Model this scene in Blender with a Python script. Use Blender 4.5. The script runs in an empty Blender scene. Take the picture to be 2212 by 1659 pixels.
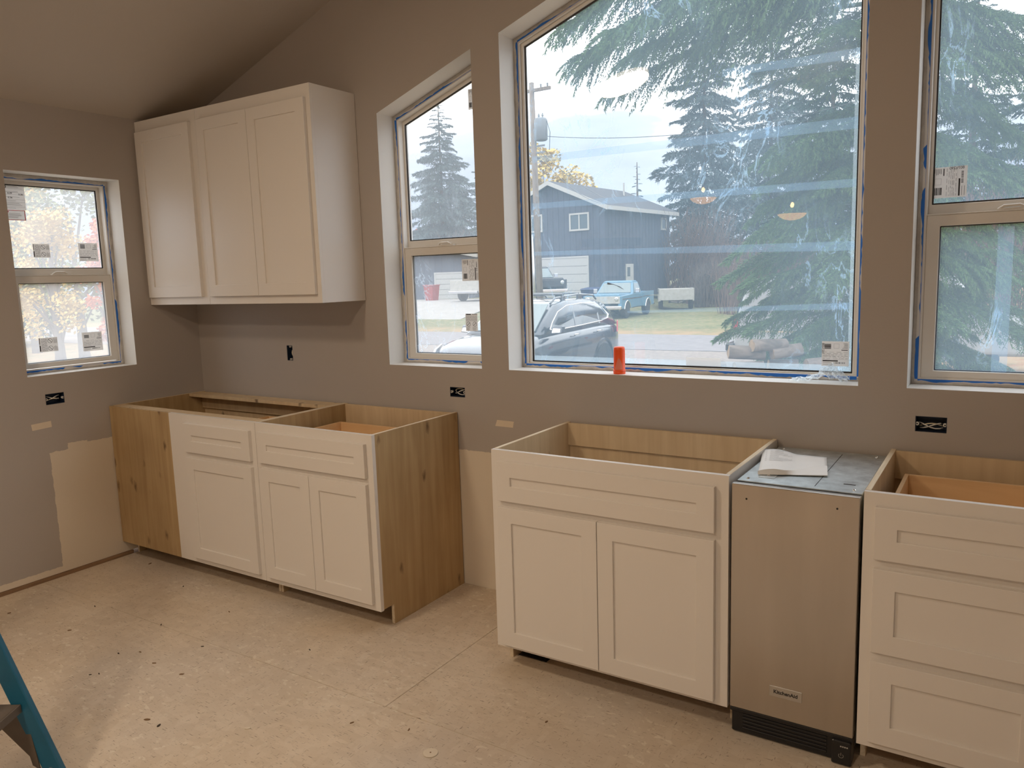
import bpy, bmesh, math, random
from mathutils import Vector, Matrix

random.seed(7)
SC = bpy.context.scene
COL = SC.collection

# ---------------------------------------------------------------- camera
CAM = Vector((4.228567, -2.988775, 1.523601))
YAW, PITCH, ROLL, FPX = 0.573038, -0.137937, -0.031405, 1668.593
_cy, _sy, _cp, _sp = math.cos(YAW), math.sin(YAW), math.cos(PITCH), math.sin(PITCH)
FWD = Vector((-_sy * _cp, _cy * _cp, _sp))
_r0 = Vector((_cy, _sy, 0.0))
_u0 = _r0.cross(FWD)
RGT = math.cos(ROLL) * _r0 + math.sin(ROLL) * _u0
UPV = -math.sin(ROLL) * _r0 + math.cos(ROLL) * _u0


def ray(u, v):
    return FWD + RGT * ((u - 1106.0) / FPX) - UPV * ((v - 829.5) / FPX)


def on_plane(u, v, axis, val):
    """the photo's pixel (2212 x 1659 frame) on a plane of the place"""
    d = ray(u, v)
    return CAM + d * ((val - CAM[axis]) / d[axis])


def at_depth(u, v, d):
    return CAM + ray(u, v) * d


cam_data = bpy.data.cameras.new('camera')
cam_data.sensor_fit = 'HORIZONTAL'
cam_data.sensor_width = 36.0
cam_data.lens = 36.0 * FPX / 2212.0
cam_data.clip_start = 0.05
cam_data.clip_end = 500
cam = bpy.data.objects.new('camera', cam_data)
cam.matrix_world = Matrix(((RGT.x, UPV.x, -FWD.x, CAM.x), (RGT.y, UPV.y, -FWD.y, CAM.y),
                           (RGT.z, UPV.z, -FWD.z, CAM.z), (0, 0, 0, 1)))
COL.objects.link(cam)
SC.camera = cam

# ---------------------------------------------------------------- view, world
vs = SC.view_settings
vs.view_transform = 'Standard'
vs.look = 'None'
vs.exposure = 0.10
vs.gamma = 1.0
vs.use_curve_mapping = False
SKY_STRENGTH = 2.9
LAMP_COLOR = (1.0, 0.79, 0.58)
FILL_POWER = (22.0, 44.0)
PENDANT_POWER = 36.0

world = bpy.data.worlds.new('overcast_sky')
SC.world = world
world.use_nodes = True
wn, wl = world.node_tree.nodes, world.node_tree.links
wn.clear()
_out = wn.new('ShaderNodeOutputWorld')
_bg = wn.new('ShaderNodeBackground')
_tc = wn.new('ShaderNodeTexCoord')
_sep = wn.new('ShaderNodeSeparateXYZ')
_map = wn.new('ShaderNodeMapping')
_map.inputs['Scale'].default_value = (1.0, 1.0, 3.2)
_nz = wn.new('ShaderNodeTexNoise')
_nz.inputs['Scale'].default_value = 2.6
_nz.inputs['Detail'].default_value = 5.0
_nz.inputs['Roughness'].default_value = 0.55
_ma = wn.new('ShaderNodeMath'); _ma.operation = 'MULTIPLY_ADD'
_ma.inputs[1].default_value = 0.75
_ramp = wn.new('ShaderNodeValToRGB')
cr = _ramp.color_ramp
cr.elements[0].position = 0.45; cr.elements[0].color = (0.23, 0.26, 0.32, 1)
cr.elements[1].position = 0.74; cr.elements[1].color = (1.10, 1.10, 1.10, 1)
e = cr.elements.new(0.60); e.color = (0.36, 0.39, 0.44, 1)
_sc = wn.new('ShaderNodeMath'); _sc.operation = 'MULTIPLY'; _sc.inputs[1].default_value = 1.55
wl.new(_tc.outputs['Generated'], _sep.inputs[0])
wl.new(_tc.outputs['Generated'], _map.inputs['Vector'])
wl.new(_map.outputs['Vector'], _nz.inputs['Vector'])
wl.new(_sep.outputs['Z'], _sc.inputs[0])
wl.new(_nz.outputs['Fac'], _ma.inputs[0])
wl.new(_sc.outputs[0], _ma.inputs[2])
wl.new(_ma.outputs[0], _ramp.inputs['Fac'])
wl.new(_ramp.outputs['Color'], _bg.inputs['Color'])
_bg.inputs['Strength'].default_value = SKY_STRENGTH
wl.new(_bg.outputs[0], _out.inputs['Surface'])
SC.cycles.use_denoising = True
SC.cycles.max_bounces = 10
SC.cycles.diffuse_bounces = 5
SC.cycles.transparent_max_bounces = 24
SC.cycles.sample_clamp_indirect = 6.0

# ---------------------------------------------------------------- materials
M = {}


def new_mat(name):
    m = bpy.data.materials.new(name)
    m.use_nodes = True
    nt = m.node_tree
    b = nt.nodes.get('Principled BSDF')
    M[name] = m
    return m, nt, b


def simple(name, col, rough=0.5, metal=0.0, var=0.0, scale=6.0, stretch=(1, 1, 1), bump=0.0, bscale=60.0,
           coat=0.0, coord='Object', emit=None, estr=0.0):
    m, nt, b = new_mat(name)
    N, L = nt.nodes, nt.links
    b.inputs['Base Color'].default_value = (*col, 1)
    b.inputs['Roughness'].default_value = rough
    b.inputs['Metallic'].default_value = metal
    b.inputs['Coat Weight'].default_value = coat
    if emit:
        b.inputs['Emission Color'].default_value = (*emit, 1)
        b.inputs['Emission Strength'].default_value = estr
    if var or bump:
        tc = N.new('ShaderNodeTexCoord')
        mp = N.new('ShaderNodeMapping')
        mp.inputs['Scale'].default_value = stretch
        L.new(tc.outputs[coord], mp.inputs['Vector'])
    if var:
        nz = N.new('ShaderNodeTexNoise')
        nz.inputs['Scale'].default_value = scale
        nz.inputs['Detail'].default_value = 6
        nz.inputs['Roughness'].default_value = 0.6
        L.new(mp.outputs[0], nz.inputs['Vector'])
        rp = N.new('ShaderNodeValToRGB')
        rp.color_ramp.elements[0].position = 0.3
        rp.color_ramp.elements[1].position = 0.7
        rp.color_ramp.elements[0].color = (*[max(0, c * (1 - var)) for c in col], 1)
        rp.color_ramp.elements[1].color = (*[min(1, c * (1 + var)) for c in col], 1)
        L.new(nz.outputs['Fac'], rp.inputs['Fac'])
        L.new(rp.outputs['Color'], b.inputs['Base Color'])
    if bump:
        bz = N.new('ShaderNodeTexNoise')
        bz.inputs['Scale'].default_value = bscale
        bz.inputs['Detail'].default_value = 3
        L.new(mp.outputs[0], bz.inputs['Vector'])
        bp = N.new('ShaderNodeBump')
        bp.inputs['Strength'].default_value = bump
        bp.inputs['Distance'].default_value = 0.004
        L.new(bz.outputs['Fac'], bp.inputs['Height'])
        L.new(bp.outputs['Normal'], b.inputs['Normal'])
    return m


def math_node(nt, op, a, b=None, clamp=False):
    n = nt.nodes.new('ShaderNodeMath')
    n.operation = op
    n.use_clamp = clamp
    for i, s in enumerate((a, b)):
        if s is None:
            continue
        if isinstance(s, (int, float)):
            n.inputs[i].default_value = s
        else:
            nt.links.new(s, n.inputs[i])
    return n.outputs[0]


def mix_col(nt, fac, a, b):
    n = nt.nodes.new('ShaderNodeMix')
    n.data_type = 'RGBA'
    for s, i in ((fac, 0), (a, 6), (b, 7)):
        if isinstance(s, (int, float)):
            n.inputs[i].default_value = s
        elif isinstance(s, tuple):
            n.inputs[i].default_value = (*s, 1)
        else:
            nt.links.new(s, n.inputs[i])
    return n.outputs[2]


def paint_wall(name, col, patches, axis, patch_col):
    """greige wall paint with bare primed areas (boxes in wall coordinates, ragged edges)"""
    m, nt, b = new_mat(name)
    N, L = nt.nodes, nt.links
    geo = N.new('ShaderNodeNewGeometry')
    nz = N.new('ShaderNodeTexNoise'); nz.inputs['Scale'].default_value = 35; nz.inputs['Detail'].default_value = 3
    L.new(geo.outputs['Position'], nz.inputs['Vector'])
    off = math_node(nt, 'MULTIPLY', math_node(nt, 'SUBTRACT', nz.outputs['Fac'], 0.5), 0.016)
    sp = N.new('ShaderNodeSeparateXYZ')
    L.new(geo.outputs['Position'], sp.inputs[0])
    h = math_node(nt, 'ADD', sp.outputs[axis], off)
    z = math_node(nt, 'ADD', sp.outputs['Z'], off)
    mask = None
    for (a0, a1, z0, z1) in patches:
        t = math_node(nt, 'MULTIPLY', math_node(nt, 'GREATER_THAN', h, a0), math_node(nt, 'LESS_THAN', h, a1))
        t = math_node(nt, 'MULTIPLY', t, math_node(nt, 'GREATER_THAN', z, z0))
        t = math_node(nt, 'MULTIPLY', t, math_node(nt, 'LESS_THAN', z, z1))
        mask = t if mask is None else math_node(nt, 'MAXIMUM', mask, t)
    n2 = N.new('ShaderNodeTexNoise'); n2.inputs['Scale'].default_value = 1.3; n2.inputs['Detail'].default_value = 4
    L.new(geo.outputs['Position'], n2.inputs['Vector'])
    base = mix_col(nt, n2.outputs['Fac'], tuple(c * 0.95 for c in col), tuple(min(1, c * 1.05) for c in col))
    c = mix_col(nt, mask, base, patch_col) if mask is not None else base
    L.new(c, b.inputs['Base Color'])
    b.inputs['Roughness'].default_value = 0.62
    bz = N.new('ShaderNodeTexNoise'); bz.inputs['Scale'].default_value = 110; bz.inputs['Detail'].default_value = 2
    L.new(geo.outputs['Position'], bz.inputs['Vector'])
    bp = N.new('ShaderNodeBump'); bp.inputs['Strength'].default_value = 0.12; bp.inputs['Distance'].default_value = 0.003
    L.new(bz.outputs['Fac'], bp.inputs['Height'])
    L.new(bp.outputs['Normal'], b.inputs['Normal'])
    return m


WALL = (0.445, 0.405, 0.37)
PRIMER = (0.74, 0.66, 0.54)
paint_wall('wall_paint_back', WALL, [(1.9, 2.175, -1, 0.69), (2.17, 2.7, -1, 0.655)], 'X', PRIMER)
paint_wall('wall_paint_left', WALL, [(-0.955, -0.857, -1, 0.68), (-0.86, -0.754, -1, 0.711), (-0.757, 0.3, -1, 0.70),
                                     (-8, 0.3, -1, 0.055)], 'Y', PRIMER)
paint_wall('wall_paint', WALL, [], 'X', PRIMER)
paint_wall('ceiling_paint', (0.56, 0.52, 0.475), [], 'X', PRIMER)
simple('reveal_daylit', (0.74, 0.73, 0.70), 0.6, bump=0.08, bscale=90)  # wall paint lightened on the reveals, daylight put into the colour
simple('cabinet_white', (0.80, 0.765, 0.72), 0.34, coat=0.0)
simple('vinyl_white', (0.74, 0.72, 0.68), 0.4)
simple('primed_smear', (0.52, 0.50, 0.47), 0.7, var=0.25, scale=14, stretch=(1, 1, 1))
simple('masking_tape', (0.74, 0.64, 0.50), 0.6, var=0.05)
simple('paper', (0.86, 0.87, 0.87), 0.6, var=0.03)
def thin_paper(name, col, back):
    m, nt, b = new_mat(name)
    N, L = nt.nodes, nt.links
    b.inputs['Base Color'].default_value = (*col, 1); b.inputs['Roughness'].default_value = 0.6
    tl = N.new('ShaderNodeBsdfTranslucent'); tl.inputs[0].default_value = (*col, 1)
    mx = N.new('ShaderNodeMixShader'); mx.inputs[0].default_value = back
    L.new(b.outputs[0], mx.inputs[1]); L.new(tl.outputs[0], mx.inputs[2])
    L.new(mx.outputs[0], N.get('Material Output').inputs['Surface'])


thin_paper('tape_blue', (0.035, 0.24, 0.80), 0.30)
thin_paper('sticker_paper', (0.82, 0.81, 0.80), 0.50)
thin_paper('window_paper', (0.90, 0.90, 0.90), 0.65)
simple('ink_black', (0.02, 0.02, 0.025), 0.5)
simple('ink_grey', (0.30, 0.30, 0.31), 0.6)
simple('ink_red', (0.62, 0.03, 0.05), 0.5)
simple('black_plastic', (0.012, 0.012, 0.014), 0.32)
simple('rubber', (0.02, 0.02, 0.02), 0.75)
simple('glazing_gasket', (0.03, 0.03, 0.032), 0.6)
simple('orange_plastic', (0.92, 0.10, 0.012), 0.38)
simple('orange_label', (0.86, 0.25, 0.16), 0.5)
simple('ladder_blue', (0.012, 0.135, 0.235), 0.45, var=0.15, scale=8)
simple('aluminium', (0.62, 0.62, 0.62), 0.35, metal=1.0)
simple('ladder_step', (0.15, 0.12, 0.095), 0.6, metal=0.3, var=0.2)
simple('box_blue', (0.01, 0.022, 0.05), 0.5)
simple('wire_sheath', (0.78, 0.70, 0.52), 0.5)
simple('wire_white', (0.8, 0.78, 0.74), 0.5)
simple('copper', (0.75, 0.36, 0.15), 0.35, metal=1.0)
simple('bare_wood_strip', (0.26, 0.16, 0.09), 0.8, var=0.35, scale=30, stretch=(1, 0.15, 1))
simple('galvanized', (0.62, 0.67, 0.69), 0.42, metal=1.0, var=0.22, scale=22, bump=0.05)
simple('lamp_glass', (0.9, 0.62, 0.32), 0.4, emit=(1.0, 0.48, 0.14), estr=5.0)
simple('lamp_bulb', (1, 0.8, 0.5), 0.4, emit=(1.0, 0.6, 0.22), estr=22.0)
simple('fill_lens', (0.95, 0.9, 0.85), 0.5, emit=LAMP_COLOR, estr=6.0)
simple('bronze', (0.10, 0.06, 0.035), 0.4, metal=0.8)
simple('chip_dark', (0.05, 0.035, 0.025), 0.85)
simple('chip_wood', (0.22, 0.13, 0.065), 0.8)
simple('chip_pale', (0.70, 0.62, 0.50), 0.7)


def wood(name, c1, c2, knots=0.0, axis='Z', rough=0.55, scale=1.0):
    m, nt, b = new_mat(name)
    N, L = nt.nodes, nt.links
    tc = N.new('ShaderNodeNewGeometry')
    mp = N.new('ShaderNodeMapping')
    s = {'Z': (26, 26, 1.6), 'X': (1.6, 26, 26), 'Y': (26, 1.6, 26)}[axis]
    mp.inputs['Scale'].default_value = tuple(q * scale for q in s)
    L.new(tc.outputs['Position'], mp.inputs['Vector'])
    nz = N.new('ShaderNodeTexNoise'); nz.inputs['Scale'].default_value = 1.0; nz.inputs['Detail'].default_value = 6
    nz.inputs['Distortion'].default_value = 0.7
    L.new(mp.outputs[0], nz.inputs['Vector'])
    n2 = N.new('ShaderNodeTexNoise'); n2.inputs['Scale'].default_value = 3.2; n2.inputs['Detail'].default_value = 3
    L.new(tc.outputs['Position'], n2.inputs['Vector'])
    f = math_node(nt, 'ADD', math_node(nt, 'MULTIPLY', nz.outputs['Fac'], 0.6), math_node(nt, 'MULTIPLY', n2.outputs['Fac'], 0.4))
    rp = N.new('ShaderNodeValToRGB')
    rp.color_ramp.elements[0].position = 0.36; rp.color_ramp.elements[0].color = (*c1, 1)
    rp.color_ramp.elements[1].position = 0.64; rp.color_ramp.elements[1].color = (*c2, 1)
    L.new(f, rp.inputs['Fac'])
    col = rp.outputs['Color']
    if knots:
        mk = N.new('ShaderNodeMapping')
        k = {'Z': (10.5, 10.5, 5.2), 'X': (5.2, 10.5, 10.5), 'Y': (10.5, 5.2, 10.5)}[axis]
        mk.inputs['Scale'].default_value = k
        L.new(tc.outputs['Position'], mk.inputs['Vector'])
        nd = N.new('ShaderNodeTexNoise'); nd.inputs['Scale'].default_value = 4.0
        L.new(mk.outputs[0], nd.inputs['Vector'])
        dv = N.new('ShaderNodeVectorMath'); dv.operation = 'MULTIPLY_ADD'
        dv.inputs[1].default_value = (0.25, 0.25, 0.25)
        L.new(nd.outputs['Color'], dv.inputs[0]); L.new(mk.outputs[0], dv.inputs[2])
        vo = N.new('ShaderNodeTexVoronoi'); vo.inputs['Scale'].default_value = 1.0
        L.new(dv.outputs[0], vo.inputs['Vector'])
        kr = N.new('ShaderNodeValToRGB')
        kr.color_ramp.elements[0].position = 0.05; kr.color_ramp.elements[0].color = (1, 1, 1, 1)
        kr.color_ramp.elements[1].position = 0.19; kr.color_ramp.elements[1].color = (0, 0, 0, 1)
        L.new(vo.outputs['Distance'], kr.inputs['Fac'])
        sel = math_node(nt, 'GREATER_THAN', vo.outputs['Color'], 1.0 - knots)
        fac = math_node(nt, 'MULTIPLY', math_node(nt, 'MULTIPLY', kr.outputs['Color'], sel), 0.8)
        col = mix_col(nt, fac, col, (0.10, 0.05, 0.02))
    L.new(col, b.inputs['Base Color'])
    b.inputs['Roughness'].default_value = rough
    return m


wood('plywood', (0.40, 0.27, 0.13), (0.53, 0.38, 0.20), knots=0.85)
wood('plywood_inside', (0.58, 0.43, 0.26), (0.70, 0.55, 0.35), knots=0.25)
wood('maple', (0.66, 0.42, 0.22), (0.76, 0.52, 0.29), axis='X', rough=0.45)
wood('ply_edge', (0.62, 0.50, 0.34), (0.82, 0.72, 0.55), axis='Y', rough=0.7, scale=2.5)
wood('pole_wood', (0.16, 0.12, 0.09), (0.27, 0.21, 0.16), axis='Z', rough=0.9, scale=0.4)
wood('bark', (0.07, 0.052, 0.04), (0.22, 0.17, 0.135), axis='X', rough=0.9, scale=0.5)
wood('trunk_bark', (0.07, 0.05, 0.035), (0.16, 0.12, 0.09), axis='Z', rough=0.95, scale=0.4)
simple('log_end', (0.275, 0.182, 0.099), 0.8, var=0.25, scale=12)


def floor_material():
    m, nt, b = new_mat('subfloor_board')
    N, L = nt.nodes, nt.links
    geo = N.new('ShaderNodeNewGeometry')
    P = geo.outputs['Position']

    def noise(scale, stretch=(1, 1, 1), detail=5, rot=0.0):
        mp = N.new('ShaderNodeMapping'); mp.inputs['Scale'].default_value = stretch
        mp.inputs['Rotation'].default_value = (0, 0, rot)
        L.new(P, mp.inputs['Vector'])
        n = N.new('ShaderNodeTexNoise'); n.inputs['Scale'].default_value = scale; n.inputs['Detail'].default_value = detail
        L.new(mp.outputs[0], n.inputs['Vector'])
        return n.outputs['Fac']

    def ramp(s, lo, hi):
        r = N.new('ShaderNodeMapRange'); r.inputs['From Min'].default_value = lo; r.inputs['From Max'].default_value = hi
        L.new(s, r.inputs['Value'])
        return r.outputs['Result']
    c = mix_col(nt, ramp(noise(1.1), 0.35, 0.65), (0.60, 0.495, 0.375), (0.72, 0.615, 0.485))
    def flakes(scale, stretch, rot):
        mp = N.new('ShaderNodeMapping'); mp.inputs['Scale'].default_value = stretch
        mp.inputs['Rotation'].default_value = (0, 0, rot)
        L.new(P, mp.inputs['Vector'])
        dn = N.new('ShaderNodeTexNoise'); dn.inputs['Scale'].default_value = 12
        L.new(P, dn.inputs['Vector'])
        ad = N.new('ShaderNodeVectorMath'); ad.operation = 'MULTIPLY_ADD'; ad.inputs[1].default_value = (.05, .05, .05)
        L.new(dn.outputs['Color'], ad.inputs[0]); L.new(mp.outputs[0], ad.inputs[2])
        vo = N.new('ShaderNodeTexVoronoi'); vo.inputs['Scale'].default_value = scale
        L.new(ad.outputs[0], vo.inputs['Vector'])
        sp = N.new('ShaderNodeSeparateColor'); L.new(vo.outputs['Color'], sp.inputs[0])
        return sp.outputs[0]
    strand = flakes(16, (1, 2.6, 1), 0.5)
    c = mix_col(nt, math_node(nt, 'MULTIPLY', strand, 0.30), c, (0.47, 0.375, 0.265))
    strand2 = ramp(flakes(13, (2.4, 1, 1), 0.9), 0.55, 1.0)
    c = mix_col(nt, math_node(nt, 'MULTIPLY', strand2, 0.32), c, (0.74, 0.65, 0.53))
    # grey paint overspray, dusty
    c = mix_col(nt, math_node(nt, 'MULTIPLY', ramp(noise(0.9, detail=3), 0.48, 0.68), 0.45), c, (0.58, 0.54, 0.50))
    # dark fibres
    fib = ramp(noise(34, (1, 7, 1), 3, 0.5), 0.635, 0.69)
    c = mix_col(nt, math_node(nt, 'MULTIPLY', fib, 0.75), c, (0.17, 0.12, 0.08))
    fib2 = ramp(noise(30, (6, 1, 1), 3, 0.15), 0.65, 0.70)
    c = mix_col(nt, math_node(nt, 'MULTIPLY', fib2, 0.7), c, (0.20, 0.14, 0.09))
    # pale scuffed flakes, in patches
    pale = math_node(nt, 'MULTIPLY', ramp(noise(26, (1, 1.6, 1), 4), 0.60, 0.64), ramp(noise(1.7, detail=2), 0.46, 0.58))
    c = mix_col(nt, math_node(nt, 'MULTIPLY', pale, 0.5), c, (0.80, 0.74, 0.62))
    L.new(c, b.inputs['Base Color'])
    b.inputs['Roughness'].default_value = 0.55
    bp = N.new('ShaderNodeBump'); bp.inputs['Strength'].default_value = 0.12; bp.inputs['Distance'].default_value = 0.003
    L.new(strand, bp.inputs['Height'])
    L.new(bp.outputs['Normal'], b.inputs['Normal'])


floor_material()


def steel_material():
    m, nt, b = new_mat('stainless')
    N, L = nt.nodes, nt.links
    geo = N.new('ShaderNodeNewGeometry')
    mp = N.new('ShaderNodeMapping'); mp.inputs['Scale'].default_value = (1.2, 1.2, 420)
    L.new(geo.outputs['Position'], mp.inputs['Vector'])
    nz = N.new('ShaderNodeTexNoise'); nz.inputs['Scale'].default_value = 1; nz.inputs['Detail'].default_value = 2
    L.new(mp.outputs[0], nz.inputs['Vector'])
    sm = N.new('ShaderNodeTexNoise'); sm.inputs['Scale'].default_value = 5; sm.inputs['Detail'].default_value = 5
    L.new(geo.outputs['Position'], sm.inputs['Vector'])
    r = N.new('ShaderNodeMapRange')
    r.inputs['To Min'].default_value = 0.22; r.inputs['To Max'].default_value = 0.42
    L.new(sm.outputs['Fac'], r.inputs['Value'])
    L.new(r.outputs['Result'], b.inputs['Roughness'])
    ms = N.new('ShaderNodeMapping'); ms.inputs['Scale'].default_value = (7, 1, .9)
    L.new(geo.outputs['Position'], ms.inputs['Vector'])
    st = N.new('ShaderNodeTexNoise'); st.inputs['Scale'].default_value = 1.0; st.inputs['Detail'].default_value = 4
    L.new(ms.outputs[0], st.inputs['Vector'])
    rs = N.new('ShaderNodeMapRange'); rs.inputs['From Min'].default_value = .3; rs.inputs['From Max'].default_value = .7
    L.new(st.outputs['Fac'], rs.inputs['Value'])
    L.new(mix_col(nt, rs.outputs['Result'], (0.53, 0.50, 0.465), (0.63, 0.595, 0.56)), b.inputs['Base Color'])
    b.inputs['Metallic'].default_value = 1.0
    b.inputs['Anisotropic'].default_value = 0.6
    bp = N.new('ShaderNodeBump'); bp.inputs['Strength'].default_value = 0.03; bp.inputs['Distance'].default_value = 0.001
    L.new(nz.outputs['Fac'], bp.inputs['Height'])
    L.new(bp.outputs['Normal'], b.inputs['Normal'])


steel_material()


def film_material(name, haze, tint, scratch, gloss=0.05, sscale=5.0):
    """pane under protective film: clear, a little mirror, a milky veil that scatters daylight"""
    m, nt, b = new_mat(name)
    N, L = nt.nodes, nt.links
    N.remove(b)
    out = N.get('Material Output')
    geo = N.new('ShaderNodeNewGeometry')
    tr = N.new('ShaderNodeBsdfTransparent'); tr.inputs[0].default_value = (0.97, 0.985, 1, 1)
    gl = N.new('ShaderNodeBsdfGlossy'); gl.inputs['Roughness'].default_value = 0.0
    tl = N.new('ShaderNodeBsdfTranslucent'); tl.inputs[0].default_value = (*tint, 1)
    mp = N.new('ShaderNodeMapping'); mp.inputs['Scale'].default_value = (1.0, 1.0, 0.5)
    L.new(geo.outputs['Position'], mp.inputs['Vector'])
    dn = N.new('ShaderNodeTexNoise'); dn.inputs['Scale'].default_value = 3.0; dn.inputs['Detail'].default_value = 2
    L.new(mp.outputs[0], dn.inputs['Vector'])
    wv = N.new('ShaderNodeTexNoise'); wv.inputs['Scale'].default_value = sscale; wv.inputs['Detail'].default_value = 9
    wv.inputs['Roughness'].default_value = 0.62; wv.inputs['Distortion'].default_value = 2.2
    L.new(mp.outputs[0], wv.inputs['Vector'])
    # thin curls: narrow band of the distorted noise
    band = math_node(nt, 'ABSOLUTE', math_node(nt, 'SUBTRACT', wv.outputs['Fac'], 0.5))
    r = N.new('ShaderNodeMapRange'); r.inputs['From Min'].default_value = 0.0; r.inputs['From Max'].default_value = 0.012
    r.inputs['To Min'].default_value = 1.0; r.inputs['To Max'].default_value = 0.0
    L.new(band, r.inputs['Value'])
    g2 = N.new('ShaderNodeMapRange'); g2.inputs['From Min'].default_value = 0.50; g2.inputs['From Max'].default_value = 0.66
    L.new(dn.outputs['Fac'], g2.inputs['Value'])
    curl = math_node(nt, 'MULTIPLY', math_node(nt, 'MULTIPLY', r.outputs['Result'], g2.outputs['Result']), scratch)
    cl = math_node(nt, 'MULTIPLY', math_node(nt, 'SUBTRACT', dn.outputs['Fac'], 0.5), haze * 0.9)
    fac = math_node(nt, 'ADD', math_node(nt, 'ADD', curl, haze), cl, clamp=True)
    m1 = N.new('ShaderNodeMixShader'); m1.inputs[0].default_value = gloss
    L.new(tr.outputs[0], m1.inputs[1]); L.new(gl.outputs[0], m1.inputs[2])
    m2 = N.new('ShaderNodeMixShader')
    L.new(fac, m2.inputs[0]); L.new(m1.outputs[0], m2.inputs[1]); L.new(tl.outputs[0], m2.inputs[2])
    L.new(m2.outputs[0], out.inputs['Surface'])
    return m


film_material('clear_pane', 0.02, (0.9, 0.95, 1.0), 0.0)
film_material('pane_film', 0.125, (0.54, 0.77, 1.0), 0.50)
film_material('pane_film_hazy', 0.15, (0.72, 0.85, 1.0), 0.35, sscale=4.0)
film_material('pane_film_milky', 0.26, (0.86, 0.92, 1.0), 0.35, sscale=3.5)
film_material('film_band', 0.10, (0.55, 0.78, 1.0), 0.15, gloss=0.03)
film_material('film_edge', 0.20, (0.80, 0.93, 1.0), 0.45, gloss=0.05)
film_material('wrap_clear', 0.36, (0.90, 0.97, 1.0), 0.55, gloss=0.16, sscale=22.0)
simple('car_glass', (0.02, 0.03, 0.035), 0.04, coat=0.6)
simple('windshield_glass', (0.165, 0.209, 0.209), 0.08, coat=0.5)
simple('car_navy', (0.012, 0.018, 0.030), 0.18, coat=1.0)
simple('chrome', (0.85, 0.85, 0.85), 0.12, metal=1.0)
simple('car_black', (0.01, 0.011, 0.014), 0.25, coat=0.8)
simple('truck_blue', (0.094, 0.22, 0.319), 0.35, var=0.08, coat=0.3)
simple('truck_white', (0.396, 0.38, 0.341), 0.45, var=0.12)
simple('van_white', (0.44, 0.44, 0.44), 0.3, coat=0.4)
simple('truck_red', (0.303, 0.028, 0.028), 0.35)
simple('tail_red', (0.60, 0.03, 0.05), 0.25, coat=0.6)
simple('bin_blue', (0.011, 0.028, 0.094), 0.5)
simple('siding_blue', (0.062, 0.074, 0.108), 0.75, var=0.15, scale=2)
simple('siding_dark', (0.070, 0.084, 0.120), 0.75)
simple('roof_shingle', (0.065, 0.066, 0.075), 0.9, var=0.35, scale=30)
simple('trim_white', (0.451, 0.44, 0.407), 0.6)
simple('house_glass', (0.10, 0.13, 0.15), 0.08)
simple('door_white', (0.429, 0.424, 0.407), 0.55, var=0.03)
simple('asphalt', (0.198, 0.182, 0.182), 0.9, var=0.15, scale=3)
simple('gravel', (0.231, 0.193, 0.165), 0.95, var=0.3, scale=8)
simple('concrete', (0.303, 0.286, 0.264), 0.9, var=0.1, scale=2)
simple('transformer_grey', (0.198, 0.209, 0.22), 0.5)
simple('needle_green', (0.075, 0.145, 0.042), 0.7, var=0.55, scale=1.2, coord='Object')
simple('needle_dark', (0.038, 0.085, 0.058), 0.7, var=0.4, scale=0.8)
simple('needle_blue', (0.11, 0.16, 0.16), 0.7, var=0.35, scale=0.6)
simple('leaf_yellow', (0.60, 0.44, 0.13), 0.7, var=0.35, scale=1.2)
simple('leaf_olive', (0.165, 0.187, 0.066), 0.7, var=0.4, scale=1.2)
simple('leaf_orange', (0.62, 0.17, 0.05), 0.7, var=0.3, scale=1.2)
simple('bare_twig', (0.149, 0.094, 0.072), 0.9, var=0.3, scale=3)
simple('grey_twig', (0.132, 0.105, 0.088), 0.9, var=0.3, scale=3)
simple('snow_paper', (0.44, 0.44, 0.451), 0.7)


def ground_material():
    m, nt, b = new_mat('yard_ground')
    N, L = nt.nodes, nt.links
    geo = N.new('ShaderNodeNewGeometry')

    def noise(scale, detail=5):
        n = N.new('ShaderNodeTexNoise'); n.inputs['Scale'].default_value = scale; n.inputs['Detail'].default_value = detail
        L.new(geo.outputs['Position'], n.inputs['Vector'])
        return n.outputs['Fac']

    def rng(s, lo, hi):
        r = N.new('ShaderNodeMapRange'); r.inputs['From Min'].default_value = lo; r.inputs['From Max'].default_value = hi
        L.new(s, r.inputs['Value']); return r.outputs['Result']
    c = mix_col(nt, rng(noise(0.5), 0.3, 0.7), (0.075, 0.10, 0.028), (0.15, 0.15, 0.055))
    c = mix_col(nt, rng(noise(5.0, 8), 0.46, 0.62), c, (0.21, 0.17, 0.08))
    sp = N.new('ShaderNodeSeparateXYZ'); L.new(geo.outputs['Position'], sp.inputs[0])
    # fallen leaves lie thick in the yard on the window wall's right, and along the near roadside
    lx = rng(math_node(nt, 'ADD', sp.outputs['X'], math_node(nt, 'MULTIPLY', noise(0.3), 4.0)), 4.0, 6.0)
    c = mix_col(nt, math_node(nt, 'MULTIPLY', lx, rng(noise(2.2, 7), 0.36, 0.52)), c, (0.24, 0.095, 0.028))
    ly = rng(sp.outputs['Y'], 25.6, 23.2)
    c = mix_col(nt, math_node(nt, 'MULTIPLY', ly, rng(noise(1.2, 6), 0.30, 0.55)), c, (0.28, 0.18, 0.08))
    L.new(c, b.inputs['Base Color'])
    b.inputs['Roughness'].default_value = 0.95


ground_material()


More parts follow.
